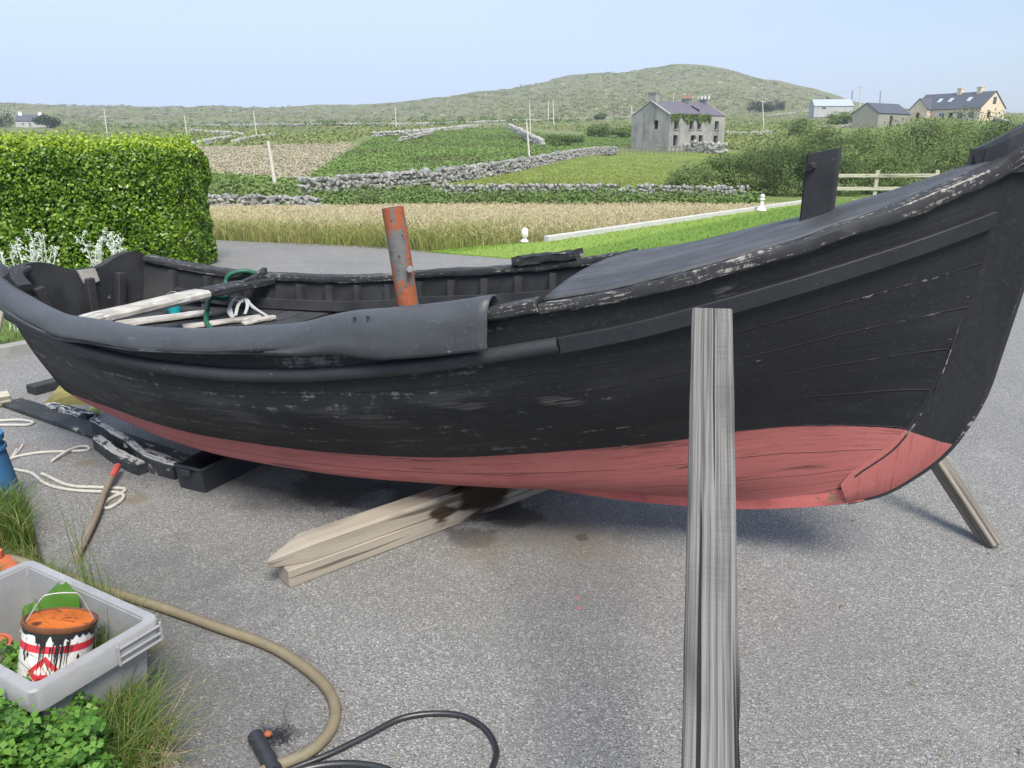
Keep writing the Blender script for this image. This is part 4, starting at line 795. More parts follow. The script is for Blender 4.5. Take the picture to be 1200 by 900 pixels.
# sawhorse leg and blue tub at the left edge
plank('stake', gp(-6, 412, 0) + [-.02, 0, 0], dp(3, 352, gp(-6, 412)[1] + .1), .055, .03, M['tan_wood'], 'thin wooden stake standing at the left edge beside the stern', 'stake', tilt=(0, 1, 0))
M['blue'] = m_plain('blue_plastic', (.04, .14, .29), .5, .2, 9, .15)
q = gp(-8, 600); tb_ = thing('tub', 'blue plastic tub at the left edge above the grass', 'tub', tuple(q)); mb = MB(); mb.lathe(q, [(.001, .002), (.13, 0), (.088, .33), (.098, .335), (.098, .36), (.085, .36), (.12, .015), (.001, .015)], 28); mb.build('shell', M['blue'], tb_, smooth=True)
mb = MB(); mb.lathe(q, [(.095, .29), (.102, .292), (.100, .305), (.092, .306)], 28); mb.build('hoop', M['blue'], tb_, smooth=True)
M['terracotta'] = m_plain('orange_float', (.50, .13, .055), .75, .25, 12, .3); q = gp(6, 690); ft = thing('float', 'faded orange float half hidden behind the grey crate', 'float', tuple(q)); V, F = blob((.072, .072, .06), q + [0, 0, .07], .03); mb = MB(); mb.add(V, F, None, .5); mb.build('shell', M['terracotta'], ft, smooth='all')
mb = MB(); mb.tube([q + [0, 0, .13], q + [0, 0, .155]], .018, 12); mb.build('eye', M['terracotta'], ft, smooth=True)
mb = MB()
M['grit'] = m_stone('grit', (.12, .12, .115), (.36, .35, .33), (.40, .40, .38))
for i in range(420):
    q = gp(rng.uniform(-20, 1230), rng.uniform(470, 915)**1.0); sz_ = rng.uniform(.003, .010)
    mb.stone(q + [0, 0, sz_*.3], (sz_*1.3, sz_, sz_*.8))
tag(mb.build('grit', M['grit']), 'loose chips of stone scattered on the asphalt', kind='stuff')
M['litter'] = m_leaf('litter', [(.10, .075, .045), (.20, .15, .09), (.30, .25, .15)], .9, .1)
lp = np.array([gp(rng.uniform(20, 1200), rng.uniform(480, 900)) + [0, 0, .004] for _ in range(90)]); tag(quads('leaf_litter', leaves(lp, np.tile([0, 0, 1.0], (90, 1)), np.full(90, .018), .4, .15), M['litter']), 'small dead leaves and splinters on the asphalt', kind='stuff')
# ------------------------------------------------------------------ planting bed with crate, paint tin, weeds
bed = [gp(*p_)[:2] for p_ in ((-500, 1500), (230, 1150), (200, 905), (178, 865), (160, 838), (150, 800), (146, 762), (110, 720), (70, 690), (50, 660), (42, 630), (30, 600), (-20, 590), (-200, 600))]
sheet('planting_bed', bed, .02, M['soil'])
mb = MB(); eg = smooth_path([gp(*p_, .02) for p_ in ((146, 770), (152, 812), (163, 842), (180, 868), (203, 905), (225, 980))], 20)
mb.sweep(eg, lambda i: rr(.035, .05, .25, 2) + rng.normal(0, .003, (8, 2))); tag(mb.build('bed_kerb', M['kerbstone']), kind='structure')
M['crate'] = m_plain('grey_crate_plastic', (.30, .303, .31), .5, .30, 7, .15); 
RH = .30; cA, cB, cC = gp(186, 724, RH), gp(36, 812, RH), gp(0, 674, RH)
ey = unit(cB - cA); exx = np.array([ey[1], -ey[0], 0]); exx = exx if np.dot(exx, cC - cA) > 0 else -exx; Wc = np.linalg.norm(cB - cA); Lc = .62
cr = thing('crate', 'open grey plastic crate in the planting bed holding the paint tin', 'crate', (*(cA + exx*Lc/2 + ey*Wc/2)[:2], .02))
CP = lambda u, v, z: np.array([*(cA + exx*u + ey*v)[:2], z])
ins = .045
base = [CP(ins, ins, .03), CP(Lc-ins, ins, .03), CP(Lc-ins, Wc-ins, .03), CP(ins, Wc-ins, .03)]; top = [CP(.022, .022, RH-.004), CP(Lc-.022, .022, RH-.004), CP(Lc-.022, Wc-.022, RH-.004), CP(.022, Wc-.022, RH-.004)]
if np.cross(base[1]-base[0], base[2]-base[0])[2] < 0: base = base[::-1]; top = top[::-1]
mb = MB(); hollow(mb, base, top, .006); mb.build('body', M['crate'], cr)
def rrect(u0, u1, v0, v1, r_, z, n=6):
    out = []
    for cu, cv_, t0 in ((u1-r_, v1-r_, 0), (u0+r_, v1-r_, 90), (u0+r_, v0+r_, 180), (u1-r_, v0+r_, 270)):
        for i in range(n): t = R(t0 + 90*i/(n-1)); out.append(CP(cu + r_*math.cos(t), cv_ + r_*math.sin(t), z))
    return out
mb = MB(); rows = np.array([rrect(-.004, Lc+.004, -.004, Wc+.004, .03, RH-.062), rrect(-.006, Lc+.006, -.006, Wc+.006, .03, RH-.004), rrect(-.002, Lc+.002, -.002, Wc+.002, .028, RH+.002), rrect(.022, Lc-.022, .022, Wc-.022, .02, RH+.002), rrect(.026, Lc-.026, .026, Wc-.026, .02, RH-.03)])
mb.grid(rows, closev=True); mb.build('rim', M['crate'], cr, smooth=True)
for u0, v0, u1, v1 in ((-.010, .004, -.010, .13),):
    for zz in (RH-.016, RH-.040, RH-.060): mb = MB(); mb.beam(CP(u0, v0, zz), CP(u1, v1, zz), .008, .005, ch=.001); mb.build('rib', M['crate'], cr)
for v0 in (.006, .132): mb = MB(); mb.beam(CP(-.010, v0, RH-.064), CP(-.010, v0, RH-.006), .008, .006, up=tuple(ey), ch=.001); mb.build('rib', M['crate'], cr)
# paint tin, leaning in the crate
camx, camu, camf = np.array([1, 0, 0]), np.array([0, sp, cp]), np.array([0, cp, -sp])
vd = unit(ray(71, 724)); cx_ = unit(np.cross(vd, [0, 0, 1.0])); cu_ = np.cross(cx_, vd); axis = unit((cx_*.28 + cu_*.96)*math.cos(R(19)) - vd*math.sin(R(19)))
tc_ = np.array([0, 0, CAMH]) + ray(71, 724)*2.03; CR, CH = .084, .200
tx = unit(np.cross(axis, np.array([0, 0, 1.0]))); tx = unit(np.cross(np.array([0, 1, 0]), axis)); ty = np.cross(axis, tx); TM = np.stack([tx, ty, axis], 1)
tin = thing('paint_tin', 'dented white paint tin with red band, black drips and rusty lid in the crate', 'paint tin', tuple(tc_ - axis*CH))
tb0 = tc_ - axis*CH; cylp = lambda th, z, r_=CR: tb0 + TM @ np.array([r_*math.cos(th), r_*math.sin(th), z])
tocam = np.array([0, 0, CAMH]) - tb0; thc = math.atan2(np.dot(tocam, ty), np.dot(tocam, tx)); sgn = 1 if np.dot(cylp(thc+.4, 0) - cylp(thc, 0), camx) > 0 else -1
TH = lambda a: thc + sgn*a
M['tinwhite'] = m_plain('tin_white', (.66, .65, .62), .4, .12, 20, .15); M['tinred'] = m_plain('tin_red', (.55, .035, .05), .45, .15, 20, .1); M['tinrust'] = m_plain('rusty_rim', (.16, .06, .025), .7, .5, 40, .4); M['tinblack'] = m_plain('dried_black_paint', (.018, .018, .019), .35, .3, 40, .4); M['lid'] = m_paint('rusty_lid', (.36, .085, .010), (.16, .045, .015), white=.40, along=(14, 14, 1), rough=.7)
mb = MB(); mb.lathe(tb0, [(.001, .003), (CR-.004, .0), (CR, .004), (CR, CH-.012), (CR+.002, CH-.010)], 40, M=TM); mb.build('can', M['tinwhite'], tin, smooth=True)
mb = MB(); mb.lathe(tb0, [(CR+.002, CH-.014), (CR+.005, CH-.010), (CR+.005, CH-.001), (CR, CH+.001), (CR-.006, CH-.004)], 40, M=TM); mb.build('rim', M['tinrust'], tin, smooth=True)
mb = MB(); mb.lathe(tb0, [(CR-.006, CH-.003), (CR-.012, CH-.006), (CR*.6, CH-.005), (.001, CH-.004)], 40, M=TM); mb.build('lid', M['lid'], tin, smooth=True)
def wrap(pts2, r_, mat, name, root=tin, fine=10):
    """polygon given as (angle, height) laid on the tin, split into strips"""
    mb = MB(); pts2 = np.array(pts2); y0, y1 = pts2[:, 1].min(), pts2[:, 1].max(); ys = np.linspace(y0+1e-5, y1-1e-5, fine+1); prev = None
    for y in ys:
        xs = []
        for i in range(len(pts2)):
            (xa, ya), (xb, yb) = pts2[i], pts2[(i+1) % len(pts2)]
            if (ya > y) != (yb > y): xs.append(xa + (y-ya)*(xb-xa)/(yb-ya))
        xs.sort()
        if len(xs) < 2: prev = None; continue
        row = [cylp(TH(t), y, r_) for t in np.linspace(xs[0], xs[-1], max(9, int((pts2[:, 0].max()-pts2[:, 0].min())/.06)))]
        if prev is not None: mb.grid(np.array([prev, row]))
        prev = row
    return mb.build(name, mat, root)
wrap([(-1.6, .136), (1.6, .136), (1.6, .155), (-1.6, .155)], CR+.0006, M['tinred'], 'red_band', fine=2)
hzc = (-.28, .086); hw2, hh2 = .50, .044
wrap([(hzc[0]-hw2, hzc[1]), (hzc[0], hzc[1]-hh2), (hzc[0]+hw2, hzc[1]), (hzc[0], hzc[1]+hh2)], CR+.0006, M['tinred'], 'hazard_diamond')
for (dx, w_, y0, y1) in ((0, .10, .082, .116), (-.14, .07, .080, .104), (.14, .07, .080, .104), (-.24, .05, .082, .095), (.24, .05, .082, .095)):
    wrap([(hzc[0]+dx-w_*.5, y0), (hzc[0]+dx-w_*.9, y0+(y1-y0)*.45), (hzc[0]+dx+.012, y1), (hzc[0]+dx+w_*.9, y0+(y1-y0)*.4), (hzc[0]+dx+w_*.5, y0)], CR+.0012, M['tinwhite'], 'flame', fine=6)
for i in range(5): wrap([(hzc[0]-.17+i*.07, .062), (hzc[0]-.12+i*.07, .062), (hzc[0]-.125+i*.07, .072), (hzc[0]-.165+i*.07, .072)], CR+.0012, M['tinblack'], 'hazard_mark', fine=2)
xs_ = np.linspace(-1.55, 1.6, 64); low_ = CH-.013 - (.004 + .034*np.clip(fbm(xs_*5, xs_*0+2, 9)*1.5-.2, 0, 1)*np.where(xs_ < -.6, .25, 1.1)) * np.where(xs_ > .75, .75, 1)
mb = MB(); rows = np.array([[cylp(TH(x), z, CR+.0016) for z in np.linspace(CH-.010, l, 4)] for x, l in zip(xs_, low_)]); mb.grid(rows); mb.build('paint_spill', M['tinblack'], tin)
for i in range(30):
    x = rng.normal(.05, .42); ln = rng.uniform(.015, .085)*math.exp(-abs(x)*.9); w_ = rng.uniform(.008, .028); z1 = CH-.02 - rng.uniform(0, .03)
    wrap([(x-w_, z1), (x+w_, z1), (x+w_*.6-.02*(i % 3), z1-ln), (x-w_*.2-.02*(i % 3), z1-ln-.006)], CR+.002+.0001*i, M['tinblack'], 'paint_drip', fine=5)
for x, z in ((-.95, .118), (-.85, .128), (-1.02, .13), (.62, .12), (.70, .085)): wrap([(x-.05, z), (x, z-.010), (x+.05, z), (x, z+.010)], CR+.0012, M['tinblack'], 'paint_splash', fine=4)
e_l, e_r = cylp(TH(-1.45), CH-.03, CR+.004), cylp(TH(1.45), CH-.02, CR+.004); bk_ = -(camf*0) + camu*.082; mb = MB()
mb.tube(smooth_path([e_l, e_l*.75+e_r*.25 + bk_*.95, e_l*.62+e_r*.38 + bk_*1.12, e_l*.35+e_r*.65 + bk_*1.12, e_l*.22+e_r*.78 + bk_*.98, e_r], 40), .0019, 6); mb.build('wire_handle', M['steel'], tin)
mb = MB(); cs_ = [[CP(u_, v_, .055 + .05*fbm(np.array([u_*9]), np.array([v_*9]), 3)[0]) for v_ in np.linspace(.05, Wc-.05, 12)] for u_ in np.linspace(.05, Lc-.05, 16)]; mb.grid(np.array(cs_)); tag(mb.build('crate_soil', M['soil'], smooth='all'), 'dark soil and debris lying in the bottom of the grey crate', 'soil')
# other bits in the crate
q = CP(.40, .25, .03); pt = thing('plant_pot', 'broken terracotta pot in the crate left of the paint tin', 'pot', tuple(q)); mb = MB(); mb.lathe(q, [(.001, .002), (.035, 0), (.05, .17), (.057, .172), (.057, .195), (.048, .195), (.04, .02), (.001, .02)], 24); mb.build('pot', M['terracotta'], pt, smooth=True)
mb = MB(); mb.box(q + [.0, 0, .172], (.05, .03, .03), .5); mb.box(q + [.01, .02, .18], (.04, .02, .03), 1.1); mb.build('shard', M['terracotta'], pt)
q = CP(.32, .30, .10); bx = thing('battery_box', 'small dark box with a pale top in the front corner of the crate', 'box', tuple(q)); mb = MB(); mb.box(q + [0, 0, .06], (.11, .09, .14), .5); mb.build('box', M['blackplastic'], bx); mb = MB(); mb.box(q + [0, 0, .135], (.114, .094, .012), .5); mb.build('top', M['tan_wood'], bx)
mb = MB(); Pc = smooth_path([CP(.52, .30, .22), CP(.47, .24, .33), CP(.40, .22, .37), CP(.335, .24, .34), CP(.31, .27, .25), CP(.33, .29, .20), CP(.30, .30, .15), CP(.25, .29, .12)], 50); mb.tube(Pc, .005, 8); tag(mb.build('cable', M['strap'], smooth='all'), 'loop of pale cable sticking up in the crate', 'cable')
M['leaf_dock'] = m_leaf('dock_leaf', [(.06, .17, .02), (.10, .24, .03)], .45, .3)
dk = thing('dock_plant', 'broad green dock leaves growing behind the paint tin', 'plant', tuple(CP(.36, .10, .03)))
for (u, v, L_, wd, az, ln) in ((.33, .10, .17, .06, .3, .1), (.37, .11, .13, .055, -.6, .35), (.40, .14, .10, .05, -1.2, .5)):
    rows = []
    for t in np.linspace(0, 1, 14):
        c_ = CP(u, v, .20) + np.array([ln*L_*t*t*math.cos(az), .04*t, L_*t*(1-.15*t)]); ww = wd*math.sin(math.pi*min(1, t*.92+.06))**.7 * (1.1-.3*t); sv = np.array([math.cos(az*.4), math.sin(az*.4), 0])
        rows.append([c_ + sv*f*ww + np.array([0, -.02, 0])*(1-f*f)*(1) + [0, 0, .006*math.sin(9*t + 3*f)] for f in np.linspace(-1, 1, 9)])
    mb = MB(); mb.grid(np.array(rows)); mb.build('leaf', M['leaf_dock'], dk, smooth='all')
mb = MB(); mb.tube([CP(.36, .11, .04), CP(.35, .11, .22)], .006, 8); mb.build('stem', M['leaf_dock'], dk)
# ground-cover weeds (uncountable)
M['clover'] = m_leaf('clover_leaf', [(.045, .13, .014), (.08, .20, .022), (.12, .27, .035), (.16, .30, .05)], .5, .3)
def in_bed(n, poly_px, h=.02):
    out = []; xs = [p_[0] for p_ in poly_px]; ys = [p_[1] for p_ in poly_px]; W_ = [gp(*p_)[:2] for p_ in poly_px]; lo = np.min(W_, 0); hi = np.max(W_, 0)
    while len(out) < n:
        q = rng.uniform(lo, hi, (4*n, 2)); out += q[inpoly(q[:, 0], q[:, 1], [tuple(v) for v in W_])].tolist()
    return np.c_[np.array(out[:n]), np.full(n, h)]
cl = in_bed(1900, [(-250, 1300), (70, 1200), (150, 1000), (118, 890), (78, 852), (25, 838), (-60, 840), (-200, 880)]); hts = .10 + .20*fbm(cl[:, 0]*7, cl[:, 1]*7, 4) + .015*rng.normal(size=len(cl))
Vq = []
for p_, h_ in zip(cl, hts):
    for lv in range(4):
        c_ = p_ + [rng.normal(0, .018), rng.normal(0, .018), h_ * rng.uniform(.55, 1.15)]; a0_ = rng.uniform(0, 6.28); tn = np.array([rng.normal(0, .35), rng.normal(0, .35), 1]); tn /= np.linalg.norm(tn); sz = rng.uniform(.010, .019)
        e1 = unit(np.cross(tn, [1, .3, .1])); e2 = np.cross(tn, e1)
        for k_ in range(3):
            a = a0_ + k_*2.09; d_ = e1*math.cos(a)+e2*math.sin(a); s_ = np.cross(tn, d_)
            Vq.append([c_, c_ + d_*sz*.65 + s_*sz*.5 + tn*.002, c_ + d_*sz*1.25 + tn*.004*rng.normal(), c_ + d_*sz*.65 - s_*sz*.5 + tn*.002])
tag(quads('clover', np.array(Vq), M['clover'], rnd=np.repeat(rng.random(len(Vq)//3), 3)), 'dense bright green clover in the bottom left corner', kind='stuff')
M['weed_grass'] = m_leaf('weed_grass', [(.06, .14, .018), (.10, .20, .03), (.16, .22, .05), (.27, .24, .10)], .55, .35)
gs = [in_bed(1500, [(-60, 590), (24, 596), (40, 630), (40, 652), (0, 648), (-60, 648)]), in_bed(420, [(60, 690), (110, 716), (140, 745), (120, 745), (60, 705)]), in_bed(1500, [(90, 960), (120, 870), (135, 800), (150, 775), (156, 830), (178, 868), (196, 905), (150, 960)])]
gs5 = in_bed(520, [(70, 850), (95, 800), (150, 775), (158, 805), (130, 860)])
gs4 = in_bed(700, [(-60, 640), (40, 645), (62, 690), (40, 700), (-60, 690)])
gs7 = in_bed(5200, [(-480, 1450), (120, 1050), (150, 850), (0, 700), (-25, 604), (-200, 606)]); uv_ = np.stack([(gs7 - cA) @ exx, (gs7 - cA) @ ey], -1); gs7 = gs7[~((uv_[:, 0] > -.03) & (uv_[:, 0] < Lc + .03) & (uv_[:, 1] > -.03) & (uv_[:, 1] < Wc + .03))]
gs6 = np.array([CP(u_, v_, .10) for u_, v_ in zip(rng.uniform(.06, .20, 90), rng.uniform(.12, .30, 90))])
gq = np.concatenate([blades(gs7, .08 + .10*fbm(gs7[:, 0]*4, gs7[:, 1]*4, 6), np.full(len(gs7), .0045), .6, .6), blades(gs6, np.full(90, .26), np.full(90, .0028), .22, .3), blades(gs5, np.full(len(gs5), .27), np.full(len(gs5), .0032), .35, .6), blades(gs4, np.full(len(gs4), .05), np.full(len(gs4), .004), .6, .6), blades(gs[0], np.full(len(gs[0]), .17), np.full(len(gs[0]), .0045), .45, .6), blades(gs[1], np.full(len(gs[1]), .14), np.full(len(gs[1]), .003), .4, .4), blades(gs[2], np.full(len(gs[2]), .17), np.full(len(gs[2]), .0035), .6, .7)])
tall = in_bed(26, [(95, 690), (140, 750), (150, 780), (120, 780)]); gq = np.concatenate([gq, blades(tall, np.full(26, .42), np.full(26, .003), .12, .2)])
tag(quads('weed_grass', gq, M['weed_grass']), 'long weedy grass round the crate', kind='stuff')
M['dry_grass'] = m_leaf('dry_grass', [(.30, .23, .11), (.46, .38, .22), (.55, .48, .32)], .7, .3)
dg = in_bed(420, [(130, 880), (160, 838), (185, 862), (215, 905), (190, 960), (140, 960)]); tag(quads('dead_grass', blades(dg, np.full(len(dg), .11), np.full(len(dg), .0028), .9, .9), M['dry_grass']), 'straggling dead grass on the edge of the bed', kind='stuff')
vq = []
while len(vq) < 15000:
    q = rng.uniform((-8.5, 4.6), (-3.4, 11), (6000, 2)); vq += q[inpoly(q[:, 0], q[:, 1], [tuple(v_) for v_ in verge])].tolist()
vq = np.array(vq[:15000]); tag(quads('verge_grass', blades(np.c_[vq, np.full(len(vq), .035)], np.full(len(vq), .05), np.full(len(vq), .008), .8, .6), M['weed_grass']), 'short rough grass on the verge beside the hedge', kind='stuff')
# ------------------------------------------------------------------ hedge and flowers
M['hedge'] = m_leaf('hedge_leaf', [(.035, .09, .007), (.085, .175, .011), (.145, .27, .018), (.23, .37, .03)], .38, .22, .55)
M['hedge_top'] = m_leaf('hedge_top_leaf', [(.22, .36, .025), (.32, .45, .035), (.42, .52, .06)], .45, .3, .45)
M['twig'] = m_plain('twig', (.09, .07, .05), .9, .3, 12, .4)
HY0, HY1, HX0, HX1 = 9.35, 10.6, -9.5, -3.94
hz0 = lambda x: 1.60 + .10*(fbm(x*1.1+3, x*0+1, 21)-.5)*2 + .05*np.clip((-4.6 - x)/2.5, 0, 1)
hd = thing('hedge', 'dense clipped bright green hedge at the end of the driveway', 'hedge', (HX0/2+HX1/2, HY0/2+HY1/2, 0))
def hedge_pts(n):
    f = rng.random(n); P = np.zeros((n, 3)); N = np.zeros((n, 3)); x = rng.uniform(HX0, HX1, n); ht = hz0(x)
    a = f < .56; P[a] = np.c_[x[a], np.full(a.sum(), HY0), rng.uniform(.02, 1, a.sum())*ht[a]]; N[a] = (0, -1, .25)
    b = (f >= .56) & (f < .80); P[b] = np.c_[x[b], rng.uniform(HY0, HY1, b.sum()), ht[b]]; N[b] = (0, -.2, 1)
    c_ = f >= .80; P[c_] = np.c_[np.full(c_.sum(), HX1), rng.uniform(HY0, HY1, c_.sum()), rng.uniform(.02, 1, c_.sum())*1.60]; N[c_] = (1, -.1, .25)
    # rounded corners and clumpy surface
    ctr = np.c_[np.clip(P[:, 0], None, HX1-.45), np.clip(P[:, 1], HY0+.4, HY1-.4), np.clip(P[:, 2], None, 1.25)]; off = P - ctr; m_ = np.abs(off).max(1); l_ = np.linalg.norm(off*np.array([1, 1.05, 1.2]), axis=1) + 1e-6
    P = ctr + off*(np.minimum(1, .47/l_))[:, None]*np.where(l_ > .47, 1, 1)[:, None]
    bump_ = (fbm(P[:, 0]*3.2 + P[:, 1]*2, P[:, 2]*3.2 + P[:, 1], 31)-.5)*.26; P += unit(off)*bump_[:, None]; return P, unit(N + unit(off)*.8)
P, N = hedge_pts(64000); dep = rng.exponential(.045, len(P)); P -= N*dep[:, None]; P[:, 2] = np.abs(P[:, 2])
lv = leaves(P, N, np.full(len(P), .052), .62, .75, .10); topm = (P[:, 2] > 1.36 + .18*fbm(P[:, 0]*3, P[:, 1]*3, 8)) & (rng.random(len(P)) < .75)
quads('foliage', lv[~topm], M['hedge'], hd); quads('top_foliage', lv[topm], M['hedge_top'], hd)  # lighter, yellower leaves towards the top
sh = rng.uniform(HX0, HX1, 420); shp = np.c_[sh, rng.uniform(HY0+.1, HY1-.1, 420), hz0(sh)-.06]; Vq = []
for p_ in shp[:420]:
    n_ = 6; hh_ = rng.uniform(.04, .16); dz = rng.normal(0, .03, 2)
    for k_ in range(n_): Vq.append(p_ + [dz[0]*k_/n_, dz[1]*k_/n_, hh_*k_/n_])
Vq = np.array(Vq); quads('new_shoot', leaves(Vq, np.tile([0, -.5, .7], (len(Vq), 1)), np.full(len(Vq), .055), .5, .8, .05), M['hedge_top'], hd)
mb = MB(); mb.box(((HX0+HX1)/2 - .15, (HY0+HY1)/2 + .05, .70), (HX1-HX0-.75, HY1-HY0-.62, 1.28));  # plain near-black box behind the leaves, shade inside the hedge as colour
M['hedge_core'] = m_plain('hedge_core', (.012, .026, .006), .95, .4, 9, .8); mb.build('dark_core', M['hedge_core'], hd)
M['silver'] = m_leaf('silver_stem', [(.38, .42, .34), (.55, .60, .50), (.68, .72, .64)], .85, .15); M['flower'] = m_leaf('flower_white', [(.62, .66, .56), (.74, .78, .70), (.82, .84, .80)], .85, .2)
for (x0, y_, n_, sp_, lab) in ((8, 300, 4, 12, 'leftmost clump of white woolly flowers, partly cut by the picture edge'), (45, 284, 9, 26, 'clump of white woolly flowers showing above the left of the boat transom'), (120, 279, 11, 26, 'clump of white woolly flowers showing above the notch in the transom')):
    Yf = 6.3; b_ = dp(x0, 360, Yf); b_[2] = .03; fl = thing('flower_clump', lab, 'flowers', tuple(b_), group='white flower clumps behind the stern')
    for i in range(n_):
        mbs = MB(); FQ = []; tx_ = dp(x0 + rng.uniform(-sp_, sp_), y_ + rng.uniform(-6, 16), Yf + rng.uniform(-.15, .15)); p0_ = b_ + [rng.normal(0, .05), rng.normal(0, .05), 0]; mid_ = (p0_+tx_)/2 + rng.normal(0, .015, 3); pth = smooth_path([p0_, mid_, tx_], 10); mbs.tube(pth, .0045, 6)
        for k_ in range(5):
            a_ = pth[5+k_] if k_ < 4 else pth[-1]; e_ = a_ + [rng.normal(0, .035), rng.normal(0, .03), rng.uniform(.02, .06)]; mbs.tube([a_, e_], .003, 5)
            nn = 26; c_ = e_ + rng.normal(0, .013, (nn, 3)); FQ.append(leaves(c_, rng.normal(0, 1, (nn, 3)), np.full(nn, .013), .8, .5))
        nl = 24; tt = rng.integers(0, 9, nl); FQ.append(leaves(pth[tt] + rng.normal(0, .014, (nl, 3)), rng.normal(0, 1, (nl, 3)), np.full(nl, .035), .32, .5))
        mbs.build('stem', M['silver'], fl); quads('foliage', np.concatenate(FQ), M['flower'], fl)  # second mesh holds the flower heads together with the stem leaves
# ------------------------------------------------------------------ field, walls, scrub
M['straw'] = m_leaf('straw_grass', [(.28, .31, .09), (.37, .355, .145), (.46, .425, .225), (.51, .455, .27), (.47, .385, .26)], .75, .3)
M['seed'] = m_leaf('seed_head', [(.38, .33, .18), (.48, .42, .26), (.54, .44, .32)], .8, .2)
def kerb_side(P):   # > 0 on the field side of the lawn edge
    a = P[:, :2] - K0; return -(a[:, 0]*kd[1] - a[:, 1]*kd[0])
n_ = 120000; px_ = rng.uniform(-250, 1500, n_); Yq = 11.4 + (30 - 11.4)*rng.random(n_)**1.35; X_ = (px_-600)/FPX*(Yq*cp+.4); FP = np.c_[X_, Yq, terrain_h(X_, Yq)]
edge = np.interp(px_, [-300, 160, 245, 330, 400, 480, 505, 640, 2000], [13.2, 13.0, 12.75, 12.3, 11.95, 11.55, 11.3, 12.5, 12.5]); past_k = kerb_side(FP)
ok = (Yq > edge) & ((past_k > .12) | (X_ < KS[0] + .1)) ; FP = FP[ok]; Yq = Yq[ok]; edge = edge[ok]; px_ = px_[ok]
patch = fbm(FP[:, 0]*.35, FP[:, 1]*.35, 77); rel = np.clip((Yq-edge)/3.0, 0, 1)*np.where(px_ < 560, 1, .6) + np.where(px_ >= 560, .4, 0)
rn = np.clip(.10 + .52*rel + (patch-.47)*1.3 + rng.normal(0, .12, len(FP)) + .10*np.clip((Yq-18)/8, 0, 1), 0, 1); hh_ = (.34 + .22*patch)*np.where(past_k[ok] < .6, .7, 1)*np.clip(1.25 - Yq/50, .5, 1)
tag(quads('meadow_grass', blades(FP, hh_, .008 + Yq*.0006, .62, .6), M['straw'], rnd=np.r_[rn, rn]), 'tall dry straw coloured meadow grass', kind='stuff')
sel = rng.random(len(FP)) < .40; SP = FP[sel] + np.c_[rng.normal(0, .08, sel.sum()), rng.normal(0, .08, sel.sum()), hh_[sel]*rng.uniform(.85, 1.2, sel.sum())]
tag(quads('seed_heads', leaves(SP, np.tile([0, -1, .2], (len(SP), 1)), (.022 + .0020*Yq[sel]), .28, .5), M['seed']), 'pinkish seed heads of the meadow grass', kind='stuff')
# dry stone walls: every wall a thing of stacked stones
def wall(pts, ht, wd, sz, label, mat='stone', far=False, cap=None, group=None, jag=.15):
    P = smooth_path(np.array([tp(*q) if len(q) == 2 else on(q[0], q[2]) for q in pts]), 80); L_ = np.r_[0, np.cumsum(np.linalg.norm(np.diff(P, axis=0), axis=1))]; mb = MB()
    nrow = max(1, int(round(ht/(sz*.62)))); step = sz*.86; n = int(L_[-1]/step)
    n = min(n, int(2600/nrow))
    step = L_[-1]/max(n, 1); w_ = max(sz, step*1.12)
    hx = ht*(1 + jag*(fbm(np.arange(n+2)*.13, np.arange(n+2)*0.0+len(label), 3)-.5)*3)
    for r_ in range(nrow):
        for i in range(n):
            z = (r_+.42)*ht/nrow
            if z > hx[i] - sz*.1: continue
            d = (i + .5*(r_ % 2) + rng.uniform(-.2, .2))*step; c = np.array([np.interp(d, L_, P[:, k_]) for k_ in range(3)]); s_ = rng.uniform(.55, 1.35)
            lean = (1 - r_/max(nrow, 1)*.35)
            mb.stone((c[0] + rng.normal(0, sz*.08), c[1] + rng.normal(0, sz*.12), c[2] + z + rng.normal(0, sz*.10)), (w_*s_*1.15, max(wd*lean, sz*.8)*rng.uniform(.8, 1.15), ht/nrow*rng.uniform(.8, 1.7)), rot=math.atan2(*(np.array([np.interp(d+.5, L_, P[:, 1]), np.interp(d+.5, L_, P[:, 0])]) - np.array([np.interp(d-.5, L_, P[:, 1]), np.interp(d-.5, L_, P[:, 0])]))) + rng.normal(0, .15))
    o = mb.build('stone_wall', M[mat]); return tag(o, label, 'stone wall', group or 'dry stone walls across the fields')
wall([(180, 243, 31), (255, 243, 31), (330, 243, 30.5), (372, 243, 29)], .62, .5, .27, 'low dark dry stone wall directly behind the left of the dry meadow')
wall([(352, 231, 38), (430, 229, 42), (500, 222, 47), (560, 210, 54), (620, 196, 66), (690, 176, 95), (722, 172, 112)], .92, .75, .36, 'long thick dry stone wall climbing from the meadow up towards the ruined house')
wall([(505, 228, 37), (570, 229, 37.5), (640, 230, 38), (720, 232, 38), (800, 234, 37.5), (880, 235, 37)], .66, .5, .24, 'low pale stone wall above the brambles behind the meadow')
def far_wall(a, label, ht, sz, mat='palestone', gr=None): return wall(a, ht*.68, sz*1.3, sz*.8, label, mat, group=gr)
far_wall([(597, 151), (612, 160), (636, 173)], 'short thick stone wall running downhill left of the ruined house', 1.7, .75)
far_wall([(437, 160), (500, 156), (560, 149), (592, 147)], 'pale broken wall along the top of the bracken slope', 1.1, .7)
far_wall([(467, 166), (505, 157), (545, 149)], 'thin diagonal wall crossing the upper bracken slope', .9, .65)
far_wall([(221, 156), (250, 157), (284, 161)], 'short pale wall high on the left behind the hedge end', 1.2, .8)
far_wall([(226, 174), (248, 168), (270, 164)], 'grey wall slanting up beside the hedge end', 1.2, .7)
far_wall([(272, 170), (298, 163), (324, 160)], 'pale wall slanting up to the foot of the tallest left pole', 1.0, .65)
far_wall([(240, 148), (400, 147), (520, 146), (620, 142), (745, 138)], 'long thin faint wall line below the hill', 1.0, .9)
